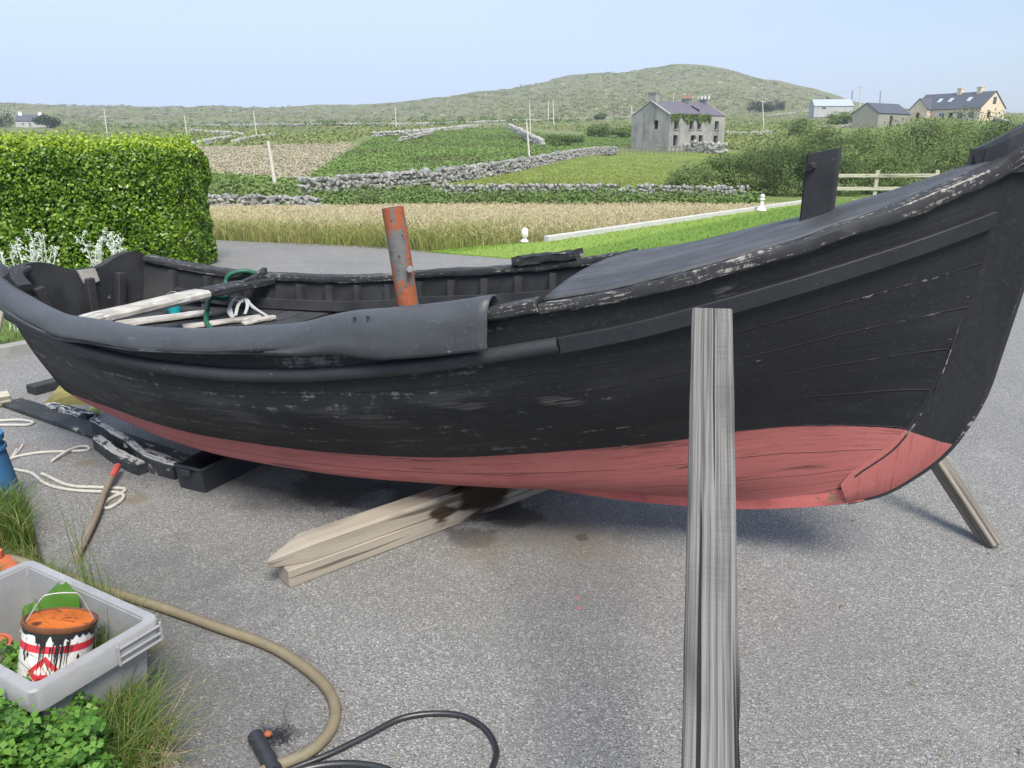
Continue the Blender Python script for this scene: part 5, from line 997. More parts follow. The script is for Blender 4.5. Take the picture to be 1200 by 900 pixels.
far_wall([(850, 158), (875, 159), (905, 157)], 'bright pale wall immediately right of the ruined house', 1.0, .6)
far_wall([(900, 137), (925, 134), (955, 130)], 'pale wall climbing to the white roofed shed', 1.0, .7)
far_wall([(960, 151), (985, 150), (1010, 147)], 'low rubble wall in front of the stone barn', .8, .6)
far_wall([(1165, 142), (1185, 148), (1215, 158)], 'pale rubble wall at the right edge above the bow', 1.2, .7)
wall([(803, 178), (825, 179), (852, 181)], 1.5, .8, .6, 'heap of pale rubble walling in front of the ruined house', 'palestone', jag=.5)
for (x, Yv, s_) in ((345, 29.4, .55), (362, 29.2, .7), (378, 29.0, .5), (355, 28.7, .5), (340, 30.2, .6), (372, 28.6, .42)):
    mb = MB(); c = on(x, Yv, s_*.3); mb.stone(c, (s_*1.1, s_*.8, s_*.75)); tag(mb.build('boulder', M['stone']), 'grey boulder tumbled at the end of the low dark wall', 'boulder', 'boulders at the end of the low wall')
# scrub masses
M['bramble'] = m_leaf('bramble_leaf', [(.075, .14, .03), (.11, .19, .042), (.15, .235, .06), (.20, .27, .09)], .6, .2, .3, patch=(.5, (.12, .14, .05)))
M['bracken'] = m_leaf('bracken_leaf', [(.11, .20, .045), (.155, .255, .06), (.20, .30, .08), (.25, .31, .12)], .7, .25, .25, patch=(.09, (.13, .15, .06)))
M['pasture'] = m_leaf('pasture_grass', [(.22, .28, .06), (.25, .31, .07), (.29, .335, .09), (.32, .33, .12)], .75, .3, .2)
M['heath'] = m_leaf('heath', [(.16, .22, .062), (.20, .255, .078), (.24, .27, .10), (.29, .29, .14)], .85, .2, .2)
M['hillheath'] = m_leaf('hill_heath', [(.17, .20, .075), (.20, .225, .088), (.23, .24, .108), (.27, .26, .14)], .85, .2, .2, patch=(.028, (.22, .20, .14)))
M['dryscrub'] = m_leaf('dry_scrub', [(.31, .275, .18), (.38, .34, .235), (.44, .405, .295), (.49, .46, .36)], .9, .15, .2)
def ground_pts(poly, n, ymin=28.0):
    xs = [q[0] for q in poly]; ys = [q[1] for q in poly]; out = []
    while len(out) < n:
        q = rng.uniform((min(xs), min(ys)), (max(xs), max(ys)), (2*n, 2)); out += q[inpoly(q[:, 0], q[:, 1], poly)].tolist()
    q = np.array(out[:n]); q = q[~((q[:, 0] > -8) & (q[:, 0] < 64) & (q[:, 1] > 128) & (q[:, 1] < 156))]; n = len(q); D = np.stack([ray(a, b) for a, b in q]); D /= D[:, 1:2]; t = np.full(n, ymin); lo = t.copy(); hit_ = np.zeros(n, bool)
    for Yv in np.geomspace(ymin, 900, 420):
        P = D*Yv; g = P[:, 2] + CAMH - terrain_h(P[:, 0], P[:, 1]); nw = (g <= 0) & ~hit_; t[nw] = Yv; hit_ |= g <= 0
    t = t[hit_]; P = D[hit_]*t[:, None]; P[:, 2] = terrain_h(P[:, 0], P[:, 1]); return P, t
def scrub(name, poly, n, per, rad, hgt, leaf, mat, label, ymin=28.0, asp=.6):
    P, t = ground_pts(poly, n, ymin); k_ = np.repeat(np.arange(len(P)), per); sc = rng.uniform(.5, 1.3, len(P))[k_]
    u_ = unit(rng.normal(0, 1, (len(k_), 3))); u_[:, 2] = np.abs(u_[:, 2]); rr_ = rng.uniform(.55, 1, len(k_))[:, None]
    Q = P[k_] + u_*rr_*np.c_[rad*sc, rad*sc, hgt*sc]; rn_ = np.clip(rng.random(len(P))[k_]*.6 + rng.random(len(k_))*.4, 0, 1)
    return tag(quads(name, leaves(Q, u_ + [0, 0, .3], np.full(len(k_), leaf), asp, .5, .05), M[mat], rnd=rn_), label, kind='stuff')
scrub('brambles', [(330, 240), (372, 232), (475, 224), (560, 225), (640, 222), (720, 227), (800, 231), (890, 234), (890, 241), (800, 242), (640, 241), (480, 243), (380, 247), (330, 249)], 950, 34, .45, .55, .15, 'bramble', 'low green bramble scrub along the back of the meadow', 30)
scrub('bracken', POLY_BRACK, 6500, 14, .9, .42, .26, 'bracken', 'bracken covering the slope left of the ruined house', 40)
scrub('pasture_grass', POLY_PAST, 9000, 5, .5, .14, .18, 'pasture', 'rough pasture grass in front of the ruined house', 34, .25)
scrub('dry_scrub', POLY_TAN, 5200, 8, .7, .28, .22, 'dryscrub', 'bleached dead scrub on the rocky slope', 45)
scrub('heath', [(-350, 150), (240, 150), (600, 143), (745, 141), (900, 130), (980, 130), (980, 160), (880, 178), (745, 160), (620, 150), (430, 160), (390, 170), (240, 172), (-350, 185)], 7500, 8, 1.5, .8, .55, 'heath', 'mixed rough grass and low scrub on the far fields', 45)
scrub('green_scrub', [(225, 205), (345, 216), (340, 226), (250, 232), (225, 232)], 700, 14, .6, .5, .26, 'bracken', 'green scrub behind the low stone wall on the left', 32)
scrub('gorse', [(-350, 140), (240, 143), (600, 138), (740, 136), (740, 141), (600, 146), (240, 152), (-350, 152)], 420, 26, 2.2, 1.6, .9, 'bramble', 'dark gorse clumps scattered on the fields below the hill', 100)
scrub('hill_scrub', [(-350, 117), (100, 122), (420, 125), (540, 112), (650, 93), (720, 83), (790, 77), (850, 82), (900, 96), (1000, 120), (980, 125), (900, 130), (700, 138), (-350, 144)], 3800, 8, 3.2, 1.0, 1.5, 'hillheath', 'low heather and grass on the hillside', 150)
P, t = ground_pts([(-350, 119), (100, 124), (420, 127), (540, 114), (650, 95), (720, 85), (790, 79), (850, 84), (900, 98), (990, 122), (900, 130), (700, 136), (-350, 142)], 560, 150); mb = MB()
for q, Yv in zip(P, t):
    s_ = Yv/FPX*rng.uniform(.6, 2.6)*.9; mb.stone(q + [0, 0, s_*.1], (s_*rng.uniform(1.0, 3.4), s_*1.2, s_*.7), rot=rng.normal(0, .3))
tag(mb.build('hill_rocks', M['palestone']), 'pale limestone outcrops scattered over the hill', kind='stuff')
# bushes and small trees
M['willow'] = m_leaf('willow_leaf', [(.10, .16, .05), (.155, .225, .072), (.22, .29, .10), (.31, .36, .16)], .7, .3, .2, patch=(.35, (.035, .06, .028)))
M['darktree'] = m_leaf('dark_tree_leaf', [(.018, .038, .014), (.03, .058, .02), (.05, .08, .03)], .6, .2)
M['bark'] = m_plain('bark', (.12, .105, .09), .95, .3, 9, .6)
def bush(base, wd, ht, label, n=4200, leaf=.15, mat='willow', name='bush', cat='bush', group=None, trunk=.35, lobes=15, bare=False):
    root = thing(name, label, cat, tuple(base), group=group); L_ = []
    for i in range(lobes):
        a = rng.uniform(0, 6.28); r_ = wd*.5*math.sqrt(rng.random())*.75; z = ht*rng.uniform(.16, .82)*(1 - .35*(r_/(wd*.5))); L_.append((np.array([r_*math.cos(a), r_*math.sin(a)*.8, z]), np.array([wd*rng.uniform(.17, .30), wd*rng.uniform(.17, .28), ht*rng.uniform(.18, .30)])))
    k_ = rng.integers(0, lobes, n); c = np.array([l[0] for l in L_])[k_]; rd = np.array([l[1] for l in L_])[k_]; u_ = unit(rng.normal(0, 1, (n, 3))); rr_ = rng.uniform(.2, 1, n)**.5
    rr_ *= 1 + .35*(fbm(u_[:, 0]*3 + k_*3.1, u_[:, 2]*3 + u_[:, 1]*2, 5)-.5)*2; Q = np.array(base) + c + u_*rd*rr_[:, None]; Q[:, 2] = np.maximum(Q[:, 2], base[2] + .03)
    rn_ = np.clip(rng.random(lobes)[k_]*.45 + rng.random(n)*.45 + .15*(u_[:, 2]), 0, 1)
    lv = leaves(Q, u_ + [0, 0, .25], np.full(n, leaf), .42, .7, .08); quads('crown', lv, M[mat], root, rnd=np.clip(rng.random(lobes)[k_]*.5 + rng.random(n)*.5, 0, 1))
    mb = MB()
    for l in L_[:6]:
        p1 = np.array(base) + l[0]; mb.tube(smooth_path([np.array(base) + [rng.normal(0, .1), rng.normal(0, .1), -.05], (np.array(base) + p1)/2 + rng.normal(0, wd*.05, 3), p1], 8), np.linspace(.035*ht/2, .008*ht/2, 8), 6)
    if bare:
        for i in range(26):
            p0 = np.array(base) + [rng.normal(0, wd*.25), -wd*.35, ht*.2]; mb.tube(smooth_path([p0, p0 + [rng.normal(0, .3), -.1, .5], p0 + [rng.normal(0, .6), -.25, rng.uniform(.6, 1.3)]], 7), np.linspace(.022, .006, 7), 5)
    mb.build('branches' if name == 'bush' else 'trunk', M['bark'], root); return root
BG = 'willow bushes between the meadow and the houses'
for (x, Yv, w_, h_, lab) in ((812, 41, 2.6, 1.4, 'small low willow bush at the left end of the bush row'), (845, 42, 3.4, 2.0, 'rounded willow bush second from the left end of the row'), (885, 43, 3.8, 2.4, 'willow bush left of the black mooring post'), (928, 42, 3.8, 2.6, 'willow bush behind the left side of the mooring post'), (975, 43, 4.0, 2.75, 'willow bush just right of the mooring post'), (1020, 44, 4.0, 2.7, 'willow bush behind the first fence post'), (1066, 45, 4.2, 2.8, 'willow bush behind the middle of the pale fence'),
                             (1112, 46, 4.0, 2.6, 'willow bush with bare grey twigs behind the right of the fence'), (1160, 46, 4.2, 2.7, 'willow bush showing behind the rising bow'), (1215, 47, 4.6, 2.9, 'willow bush at the right picture edge behind the bow'),
                             (905, 55, 4.4, 2.8, 'taller pale willow behind the mooring post'), (955, 57, 4.8, 3.2, 'tall willow in the back row left of the stone barn'), (1005, 58, 5.0, 3.7, 'tall willow in the back row below the stone barn'), (1058, 60, 5.2, 4.4, 'tall willow in the back row between barn and cream house'), (1105, 60, 5.4, 4.8, 'tallest willow in front of the cream house'), (1152, 62, 5.2, 4.7, 'tall willow below the right gable of the cream house'), (1205, 62, 5.4, 4.4, 'tall willow at the right edge behind the bow')):
    bush(on(x, Yv, -.05), w_*1.12, h_*(1.16 if Yv < 50 else 1.30), lab, n=8200 if Yv < 50 else 9000, leaf=.15 if Yv < 50 else .18, group=BG, bare=(x == 1112))
for (x, y, w_, h_, lab) in ((655, 172, 5.0, 2.2, 'dark gorse bush where the long wall meets the short one'), (672, 168, 4.0, 1.8, 'smaller dark bush on the long wall left of the ruined house'), (702, 160, 6, 2.8, 'green bush on the slope left of the ruined house'), (728, 161, 5, 2.4, 'round bush close to the left gable of the ruined house'), (938, 160, 6, 3.4, 'dark bush below the poles to the right of the ruined house'), (988, 147, 7, 3.0, 'brownish bush left of the stone barn'), (497, 236, 1.3, .75, 'grey green bush at the left end of the brambles'), (703, 140, 5, 3, 'small round bush on the skyline wall left of the ruin')):
    bb = tp(x, y); sc_ = max(bb[1]/60, .5); bush(bb, w_, h_, lab, n=1800, leaf=.16*sc_, mat='bramble' if x != 988 else 'willow', group='single bushes on the fields')
for (x, y, w_, h_, lab) in ((886, 131, 9, 6, 'dark wind-bent tree farthest left behind the ruin'), (898, 131, 8, 5.5, 'dark tree in the middle of the trio behind the ruin'), (911, 129, 9, 7, 'tallest dark tree of the trio behind the ruin'), (968, 124, 5, 6.5, 'thin tree beside the white roofed shed'), (-4, 149, 12, 9, 'dark tree left of the white cottage'), (57, 150, 9, 5, 'dark tree right of the white cottage')):
    bush(tp(x, y), w_, h_, lab, n=1300, leaf=.75, mat='darktree', name='tree', cat='tree', group='small dark trees on the ridge')
# ------------------------------------------------------------------ poles and wires
M['pole'] = m_plain('pole_wood', (.60, .57, .51), .9, .2, 5, .3); M['poledark'] = m_plain('pole_dark', (.16, .155, .15), .9, .2, 5, .3)
poles = [((122, 128), (126, 161), 'leaning pale pole just above the left of the hedge', 'pole'), ((216, 135), (219, 158), 'faint pole above the right end of the hedge', 'pole'), ((297, 129), (301, 161), 'pale pole with its top against the left skyline', 'pole'), ((314, 165), (323.5, 223), 'nearest leaning pale pole standing behind the low wall', 'pole'), ((463, 125), (464.5, 151), 'thin pole in the middle distance above the bracken', 'pole'),
         ((620.5, 120), (622, 163), 'tall pole left of the short downhill wall', 'pole'), ((617, 143), (620.5, 186), 'nearer pole standing just behind the long wall', 'pole'), ((642.5, 118), (642.5, 140), 'far small pole above the short wall', 'pole'), ((648, 116), (649, 148), 'tall bright pole right of the short wall', 'pole'), ((740, 124), (740.5, 136), 'tiny pole left of the ruin on the hillside', 'pole'),
         ((893.5, 118), (895.3, 153), 'pale pole right of the ruined house', 'pole'), ((887, 108), (887, 121), 'short far pole above the dark trees', 'poledark'), ((966.5, 114), (965.5, 138), 'pale pole beside the thin tree', 'pole'), ((999, 106), (998, 120), 'short dark pole right of the white roofed shed', 'poledark'), ((1008.5, 101), (1007.5, 128), 'tallest pole on the ridge left of the barn', 'pole'), ((1032, 106), (1031, 122), 'dark pole behind the barn roof', 'poledark')]
ptop = {}
for (t_, b_, lab, mt) in poles:
    b3 = tp(*b_); t3 = dp(*t_, b3[1]); r_ = max(.10, b3[1]/FPX*.58); root = thing('utility_pole', lab, 'pole', tuple(b3), group='wooden utility poles across the fields')
    mb = MB(); mb.tube([b3 - [0, 0, .2], (b3+t3)/2, t3], [r_*1.1, r_, r_*.8], 10); mb.build('pole', M[mt], root, smooth=True)
    mb = MB(); mb.tube([t3 - [r_*3, 0, r_*3], t3 + [r_*3, 0, -r_*3]], r_*.4, 6); mb.build('crossarm', M['poledark'], root); ptop[t_] = t3
M['wire'] = m_plain('wire', (.10, .10, .11), .6, .1, 5, 0)
for a, b, lab in (((966.5, 114), (1008.5, 101), 'thin overhead wire between the pale pole and the tallest ridge pole'), ((1008.5, 101), (1032, 106), 'thin overhead wire between the tallest ridge pole and the dark pole behind the barn')):
    p0, p1 = ptop[a], ptop[b]; mb = MB(); mb.tube([p0 + (p1-p0)*f - [0, 0, 1.2*f*(1-f)] for f in np.linspace(0, 1, 14)], .035, 5); tag(mb.build('overhead_wire', M['wire']), lab, 'wire')
# ------------------------------------------------------------------ houses
M['render'] = None
def m_wallmat(name, A, B, streak, sc=.5):
    k = NT(name); p = k.pos(); f = k.noise(p, sc, 5, .65); g = k.noise(k.map(p, (1.2, 1.2, .25)), sc*1.6, 4, .6); h = k.noise(p, 6, 4)
    c = k.mix(k.step(f, .35, .65), A, B); c = k.mix(k.math('MULTIPLY', k.step(g, .50, .66), .65), c, streak); c = k.mix(k.math('MULTIPLY', h, .2), c, tuple(q*.5 for q in A))
    return k.bsdf(c, .92, k.bump(h, .4, .03), .2)
def m_slate(name, A, B):
    k = NT(name); uv = k.uv(); br = k.n('TexBrick', {'offset': .5}, Scale=1.0, Color1=A, Color2=B, Mortar=tuple(q*.5 for q in A), Mortar_Size=.02, Brick_Width=.45, Row_Height=.26); k.set(br.inputs['Vector'], uv)
    c = k.mix(k.math('MULTIPLY', k.noise(k.pos(), .8, 4), .5), br.outputs[0], tuple(q*.6 for q in A)); return k.bsdf(c, .6, k.bump(br.outputs[1], .3, .02), .4)
M['ruin'] = m_wallmat('grey_weathered_render', (.25, .245, .235), (.37, .36, .345), (.15, .145, .138)); M['slate_purple'] = m_slate('purple_slate', (.13, .12, .155), (.185, .175, .21)); M['slate'] = m_slate('dark_slate', (.085, .095, .12), (.12, .13, .155))
M['cream'] = m_wallmat('cream_render', (.66, .55, .42), (.72, .61, .48), (.62, .52, .40)); M['pink'] = m_wallmat('pink_cream_render', (.68, .56, .49), (.73, .61, .54), (.64, .52, .46)); M['barnstone'] = m_stone('barn_stone', (.20, .19, .17), (.36, .34, .30), (.42, .40, .36)); M['whitewash'] = m_wallmat('whitewash', (.74, .75, .75), (.80, .80, .79), (.68, .69, .68))
M['shedwall'] = m_wallmat('grey_shed_wall', (.42, .43, .43), (.48, .49, .48), (.36, .36, .35)); M['dark_room'] = m_plain('dark_interior', (.03, .03, .03), .9, .2, 3, .1); M['orange_pot'] = m_plain('orange_pot', (.50, .16, .08), .8, .15, 9, .2); M['pale_sheet'] = m_plain('pale_sheet_roof', (.36, .41, .47), .6, .08, 2, .1); M['glass'] = m_plain('window_glass', (.05, .06, .075), .12, .1, 2, 0, spec=.8); M['skylight'] = m_plain('skylight_glass', (.42, .50, .60), .1, .05, 2, 0, spec=.8)
class House:
    """local axes: u along the long side, v across (front at v = 0, back at v = W), z up"""
    def __init__(s, origin, ang, L_, W, eave, ridge, name, label, cat='house', group=None):
        s.o = np.array(origin); s.u = np.array([math.cos(ang), math.sin(ang), 0]); s.v = np.array([-math.sin(ang), math.cos(ang), 0]); s.L, s.W, s.e, s.r = L_, W, eave, ridge; s.root = thing(name, label, cat, tuple(origin), group=group)
    def P(s, u, v, z): return s.o + s.u*u + s.v*v + np.array([0, 0, z])
    def facade(s, p0, du, w, h, holes, mat, th=.35, inward=None, name='wall'):
        mb = MB(); xs = sorted({0, w} | {x for q in holes for x in q[:2]}); zs = sorted({-1.5, h} | {z for q in holes for z in q[2:]}); q_ = lambda x, z, d: p0 + du*x + inward*d + np.array([0, 0, z])
        inh = lambda x, z: any(a < x < b and c < z < d for a, b, c, d in holes)
        for i in range(len(xs)-1):
            for j in range(len(zs)-1):
                if inh((xs[i]+xs[i+1])/2, (zs[j]+zs[j+1])/2): continue
                for d in (0, th): mb.grid(np.array([[q_(xs[i], zs[j], d), q_(xs[i], zs[j+1], d)], [q_(xs[i+1], zs[j], d), q_(xs[i+1], zs[j+1], d)]]), flip=bool(d))
        for a, b, c, d_ in holes:
            ring = [q_(a, c, 0), q_(b, c, 0), q_(b, d_, 0), q_(a, d_, 0)]; ring2 = [p + inward*th for p in ring]; mb.grid(np.array([ring, ring2]), closev=True)
        return mb.build(name, mat, s.root)
    def gable(s, u0, mat, holes, out, name='gable_wall', th=.35):
        o = s.facade(s.P(u0, 0, 0), s.v, s.W, s.e, holes, mat, th, -s.u*out, name)
        mb = MB(); mb.ngon([s.P(u0 - out*th/2, 0, s.e), s.P(u0 - out*th/2, s.W, s.e), s.P(u0 - out*th/2, s.W/2, s.r)], th, tuple(s.u*out)); mb.build('gable_peak', mat, o); return o
    def roof(s, mat, over=.12, og=.05, th=.1, name='roof'):
        res = []
        for v0, sg in ((0, 1), (s.W, -1)):
            sl = (s.r-s.e)/(s.W/2); mb = MB(); a = [(-og, v0 - sg*over, s.e - over*sl + .08), (s.L+og, v0 - sg*over, s.e - over*sl + .08), (s.L+og, s.W/2, s.r + .08), (-og, s.W/2, s.r + .08)]
            mb.ngon([s.P(*q) for q in a], th, tuple(np.cross(s.u, s.v*sg + np.array([0, 0, sl]))*sg)); res.append(mb.build(name, mat, s.root))
        return res
    def chimney(s, u, v, z0, z1, w, d, mat, pots=2, pot='orange_pot', root=None):
        a = math.atan2(s.u[1], s.u[0]); mb = MB(); c = s.P(u, v, (z0+z1)/2); mb.box(c, (w, d, z1-z0), a); o = mb.build('chimney', mat, root or s.root); mb = MB(); mb.box(s.P(u, v, z1+.06), (w+.16, d+.16, .14), a); mb.build('chimney_cap', mat, o)
        for i in range(pots): mb = MB(); mb.lathe(s.P(u, v + (i-(pots-1)/2)*d*.45, z1+.13), [(.13, 0), (.11, .4), (.13, .42), (.13, .5), (.09, .5), (.09, .1)], 12); mb.build('chimney_pot', M[pot], o)
        return o
    def window(s, p0, du, inward, q, mat='glass', frame='whitewash', dpt=.12):
        a, b, c, d = q; f = MB(); pp = lambda x, z, dd=dpt: p0 + du*x + inward*dd + np.array([0, 0, z])
        for (x0, z0, x1, z1) in ((a, c+.03, b, c+.03), (a, d-.03, b, d-.03), (a+.03, c, a+.03, d), (b-.03, c, b-.03, d), ((a+b)/2, c, (a+b)/2, d)): f.beam(pp(x0, z0), pp(x1, z1), .07, .07, up=tuple(inward), ch=.005)
        fo = f.build('window', M[frame], s.root); g = MB(); g.ngon([pp(a, c, dpt+.03), pp(b, c, dpt+.03), pp(b, d, dpt+.03), pp(a, d, dpt+.03)], .02, tuple(inward)); g.build('pane', M[mat], fo)
# ruin
corner = on(783, 116.0); corner[2] = dp(783, 177.5, 116.0)[2] + .1; AZ = R(38)
hs = House(corner, AZ, 12.6, 7.4, 4.85, 6.75, 'ruined_house', 'derelict two storey grey house with empty windows and a holed slate roof', 'house')
fx = lambda f, w_, z0, z1: (f*hs.L - w_/2, f*hs.L + w_/2, z0, z1)
hs.facade(hs.P(0, 0, 0), hs.u, hs.L, hs.e, [fx(.12, .95, 3.0, 4.2), fx(.38, .95, 3.0, 4.2), fx(.525, .9, 3.0, 4.2), fx(.845, .95, 3.0, 4.2), fx(.115, .95, .7, 2.15), fx(.43, 1.1, .05, 2.15), fx(.565, .95, .6, 2.15), fx(.84, .95, .6, 2.1)], M['ruin'], .5, hs.v, 'front_wall')
hs.facade(hs.P(0, hs.W, 0), hs.u, hs.L, hs.e, [], M['ruin'], .5, -hs.v, 'back_wall')
hs.gable(0, M['ruin'], [(2.2, 3.1, 3.0, 4.2)], -1); hs.gable(hs.L, M['ruin'], [], 1)
for q in ((.12, .95, 3.0), (.38, .95, 3.0), (.525, .9, 3.0), (.845, .95, 3.0), (.115, .95, .7), (.565, .95, .6), (.84, .95, .6)):
    mb = MB(); mb.beam(hs.P(q[0]*hs.L - q[1]/2 - .1, -.05, q[2]-.06), hs.P(q[0]*hs.L + q[1]/2 + .1, -.05, q[2]-.06), .12, .12); mb.build('window_sill', M['ruin'], hs.root)
mb = MB(); mb.ngon([hs.P(.5, .6, .02), hs.P(hs.L-.5, .6, .02), hs.P(hs.L-.5, hs.W-.6, .02), hs.P(.5, hs.W-.6, .02)], .1, (0, 0, 1)); mb.build('floor', M['dark_room'], hs.root)
mb = MB(); mb.ngon([hs.P(.5, hs.W*.45, 2.6), hs.P(hs.L-.5, hs.W*.45, 2.6), hs.P(hs.L-.5, hs.W*.45, -.2), hs.P(.5, hs.W*.45, -.2)], .2, tuple(hs.v)); mb.build('inner_wall', M['dark_room'], hs.root)
mb = MB(); mb.ngon([hs.P(.5, hs.W*.45, 4.8), hs.P(hs.L-.5, hs.W*.45, 4.8), hs.P(hs.L-.5, hs.W*.45, 2.7), hs.P(.5, hs.W*.45, 2.7)], .2, tuple(hs.v)); mb.build('inner_wall', M['dark_room'], hs.root)
# front slope with a ragged slot below the middle chimney
sl = (hs.r-hs.e)/(hs.W/2); rp = lambda u, v: hs.P(u, v, hs.e + v*sl + .08); nrm = tuple(np.cross(hs.u, hs.v + np.array([0, 0, sl])))
for poly in ([(-.05, .02), (7.4, .02), (7.3, 1.2), (7.5, 1.25), (7.35, 2.6), (7.3, 3.8), (-.05, 3.8)], [(7.4, .02), (12.65, .02), (12.65, 3.8), (8.1, 3.8), (8.05, 2.6), (8.3, 1.7), (8.05, 1.2), (7.5, 1.15)]):
    mb = MB(); mb.ngon([rp(*q) for q in poly], .1, nrm); mb.build('roof', M['slate_purple'], hs.root)
mb = MB(); mb.ngon([hs.P(-.05, hs.W+.05, hs.e+.06), hs.P(hs.L+.05, hs.W+.05, hs.e+.06), hs.P(hs.L+.05, hs.W/2, hs.r+.08), hs.P(-.05, hs.W/2, hs.r+.08)], .1, tuple(np.cross(-hs.u, -hs.v + np.array([0, 0, sl])))); mb.build('roof', M['slate_purple'], hs.root)
mb = MB(); mb.ngon([hs.P(u, 0 + .05, z) for u, z in ((0, 5.0), (0, 5.18), (0, 5.18))] , .02, tuple(hs.u)) if False else None
hs.chimney(.45, hs.W/2, 6.0, 7.9, .85, 1.5, M['ruin'], 0); hs.chimney(7.9, hs.W/2, 6.0, 7.35, .85, 1.4, M['ruin'], 3); hs.chimney(hs.L-.5, hs.W/2, 6.0, 7.35, .85, 1.5, M['ruin'], 3, 'whitewash')
for s0 in (0, hs.L):
    mb = MB(); mb.beam(hs.P(s0, -.05, hs.e+.1), hs.P(s0, hs.W/2, hs.r+.16), .3, .12, up=(0, 0, 1)); mb.build('gable_coping', M['palestone'], hs.root)
for u in (5.2, 12.4): mb = MB(); mb.tube([hs.P(u, hs.W*.55, 6.2), hs.P(u, hs.W*.55, 8.2)], .06, 6); mb.build('aerial_pole', M['pole'], hs.root)
iv = thing('ivy', 'ivy hanging along the eaves of the ruined house', 'ivy', tuple(hs.P(3.5, 0, 5.0))); Q = []
for i in range(1700):
    u = rng.uniform(.1, 9.0); dn_ = (.25 + 1.3*max(0, fbm(np.array([u*.9]), np.array([2.0]), 8)[0]-.35)*2)*rng.random(); Q.append(hs.P(u, -.12 - .12*rng.random(), hs.e + .22 - dn_))
Q = np.array(Q); quads('leaves', leaves(Q, np.tile(-hs.v, (len(Q), 1)), np.full(len(Q), .26), .7, .5), M['bramble'], iv); mb = MB()
for u in (1.2, 3.6, 6.1, 8.2): mb.tube([hs.P(u, -.06, 3.6), hs.P(u+.2, -.06, 4.6), hs.P(u, -.06, 5.2)], .04, 5)
mb.build('stems', M['bark'], iv)
fr = thing('fence', 'grey weathered picket fence and gate in front of the ruined house', 'fence', tuple(tp(760, 181)))
fp_ = [tp(x, 180.5) for x in np.linspace(722, 806, 18)]
for p_ in fp_: mb = MB(); mb.beam(p_ - [0, 0, .2], p_ + [0, 0, 1.0 + rng.uniform(-.1, .3)], .14, .14, up=(0, 1, 0)); mb.build('post', M['dull_wood'], fr)
for zz in (.4, .9): mb = MB(); mb.sweep([p_ + [0, 0, zz] for p_ in fp_], rr(.05, .09, .2, 2)); mb.build('rail', M['dull_wood'], fr)
# cream house, its wing, barn, shed, cottage
def place(px, py, Y): b = dp(px, py, Y); return b
o = place(1065, 141, 172); ch = House(place(1067, 146, 172), R(-64), 15.0, 7.4, 2.9, 5.9, 'house', 'cream house with a dark slate roof, two chimneys and skylights on the right ridge')
hl = [(3.2, 4.2, .9, 2.1), (6.2, 7.4, .9, 2.1), (10.2, 11.4, .9, 2.1), (12.6, 13.7, .9, 2.1), (8.3, 9.3, .0, 2.1)]
ch.facade(ch.P(0, 0, 0), ch.u, ch.L, ch.e, hl, M['pink'], .35, ch.v, 'front_wall'); ch.facade(ch.P(0, ch.W, 0), ch.u, ch.L, ch.e, [], M['cream'], .35, -ch.v, 'back_wall')
ch.gable(0, M['cream'], [], -1); ch.gable(ch.L, M['cream'], [(2.2, 3.3, .9, 2.2)], 1)
for q in hl[:4]: ch.window(ch.P(0, 0, 0), ch.u, ch.v, q)
rf = ch.roof(M['slate'], .25, .15)
slc = (ch.r-ch.e)/(ch.W/2)
for u in (4.2, 6.6, 10.6):
    mb = MB(); v0, v1 = 1.5, 2.4; mb.ngon([ch.P(u, v0, ch.e+v0*slc+.16), ch.P(u+.8, v0, ch.e+v0*slc+.16), ch.P(u+.8, v1, ch.e+v1*slc+.16), ch.P(u, v1, ch.e+v1*slc+.16)], .06, tuple(np.cross(ch.u, ch.v + np.array([0, 0, slc])))); mb.build('skylight', M['skylight'], ch.root)
ch.chimney(7.6, ch.W*.5, 5.2, 6.75, .9, 1.0, M['cream'], 1, 'cream'); ch.chimney(11.8, ch.W*.5, 5.2, 6.8, .9, 1.0, M['cream'], 1, 'cream')
wg_o = ch.P(1.2, -.6, 0)
wingg = House(ch.P(4.4, -1.2, 0), R(26), 4.6, 4.2, 2.9, 5.0, 'tmp', 'x'); bpy.data.objects.remove(wingg.root); wingg.root = ch.root
wingg.gable(0, M['cream'], [(1.7, 2.6, 3.0-1.9, 3.0-.7)], -1, 'wing_gable'); wingg.facade(wingg.P(0, 0, 0), wingg.u, wingg.L, wingg.e, [], M['cream'], .3, wingg.v, 'wing_wall'); wingg.facade(wingg.P(0, wingg.W, 0), wingg.u, wingg.L, wingg.e, [], M['cream'], .3, -wingg.v, 'wing_wall'); wingg.roof(M['slate'], .2, .15, name='wing_roof')
gw = MB(); gw.ngon([ch.P(ch.L+.02, 3.3, 3.6), ch.P(ch.L+.02, 4.3, 3.6), ch.P(ch.L+.02, 4.3, 4.9), ch.P(ch.L+.02, 3.3, 4.9)], .04, tuple(ch.u)); gw.build('window', M['glass'], ch.root)
bn = House(place(1028, 148, 150), R(36), 11.0, 5.2, 2.3, 4.1, 'barn', 'low stone barn with a slate roof left of the cream house', 'barn')
bn.facade(bn.P(0, 0, 0), bn.u, bn.L, bn.e, [(4.0, 5.0, 0, 1.9)], M['barnstone'], .4, bn.v, 'front_wall'); bn.facade(bn.P(0, bn.W, 0), bn.u, bn.L, bn.e, [], M['barnstone'], .4, -bn.v, 'back_wall'); bn.gable(0, M['barnstone'], [], -1); bn.gable(bn.L, M['barnstone'], [], 1); bn.roof(M['slate'], .15, .1)
mb = MB(); mb.ngon([bn.P(4.0, .25, 0), bn.P(5.0, .25, 0), bn.P(5.0, .25, 1.9), bn.P(4.0, .25, 1.9)], .08, tuple(bn.v)); mb.build('door', M['dark_room'], bn.root)
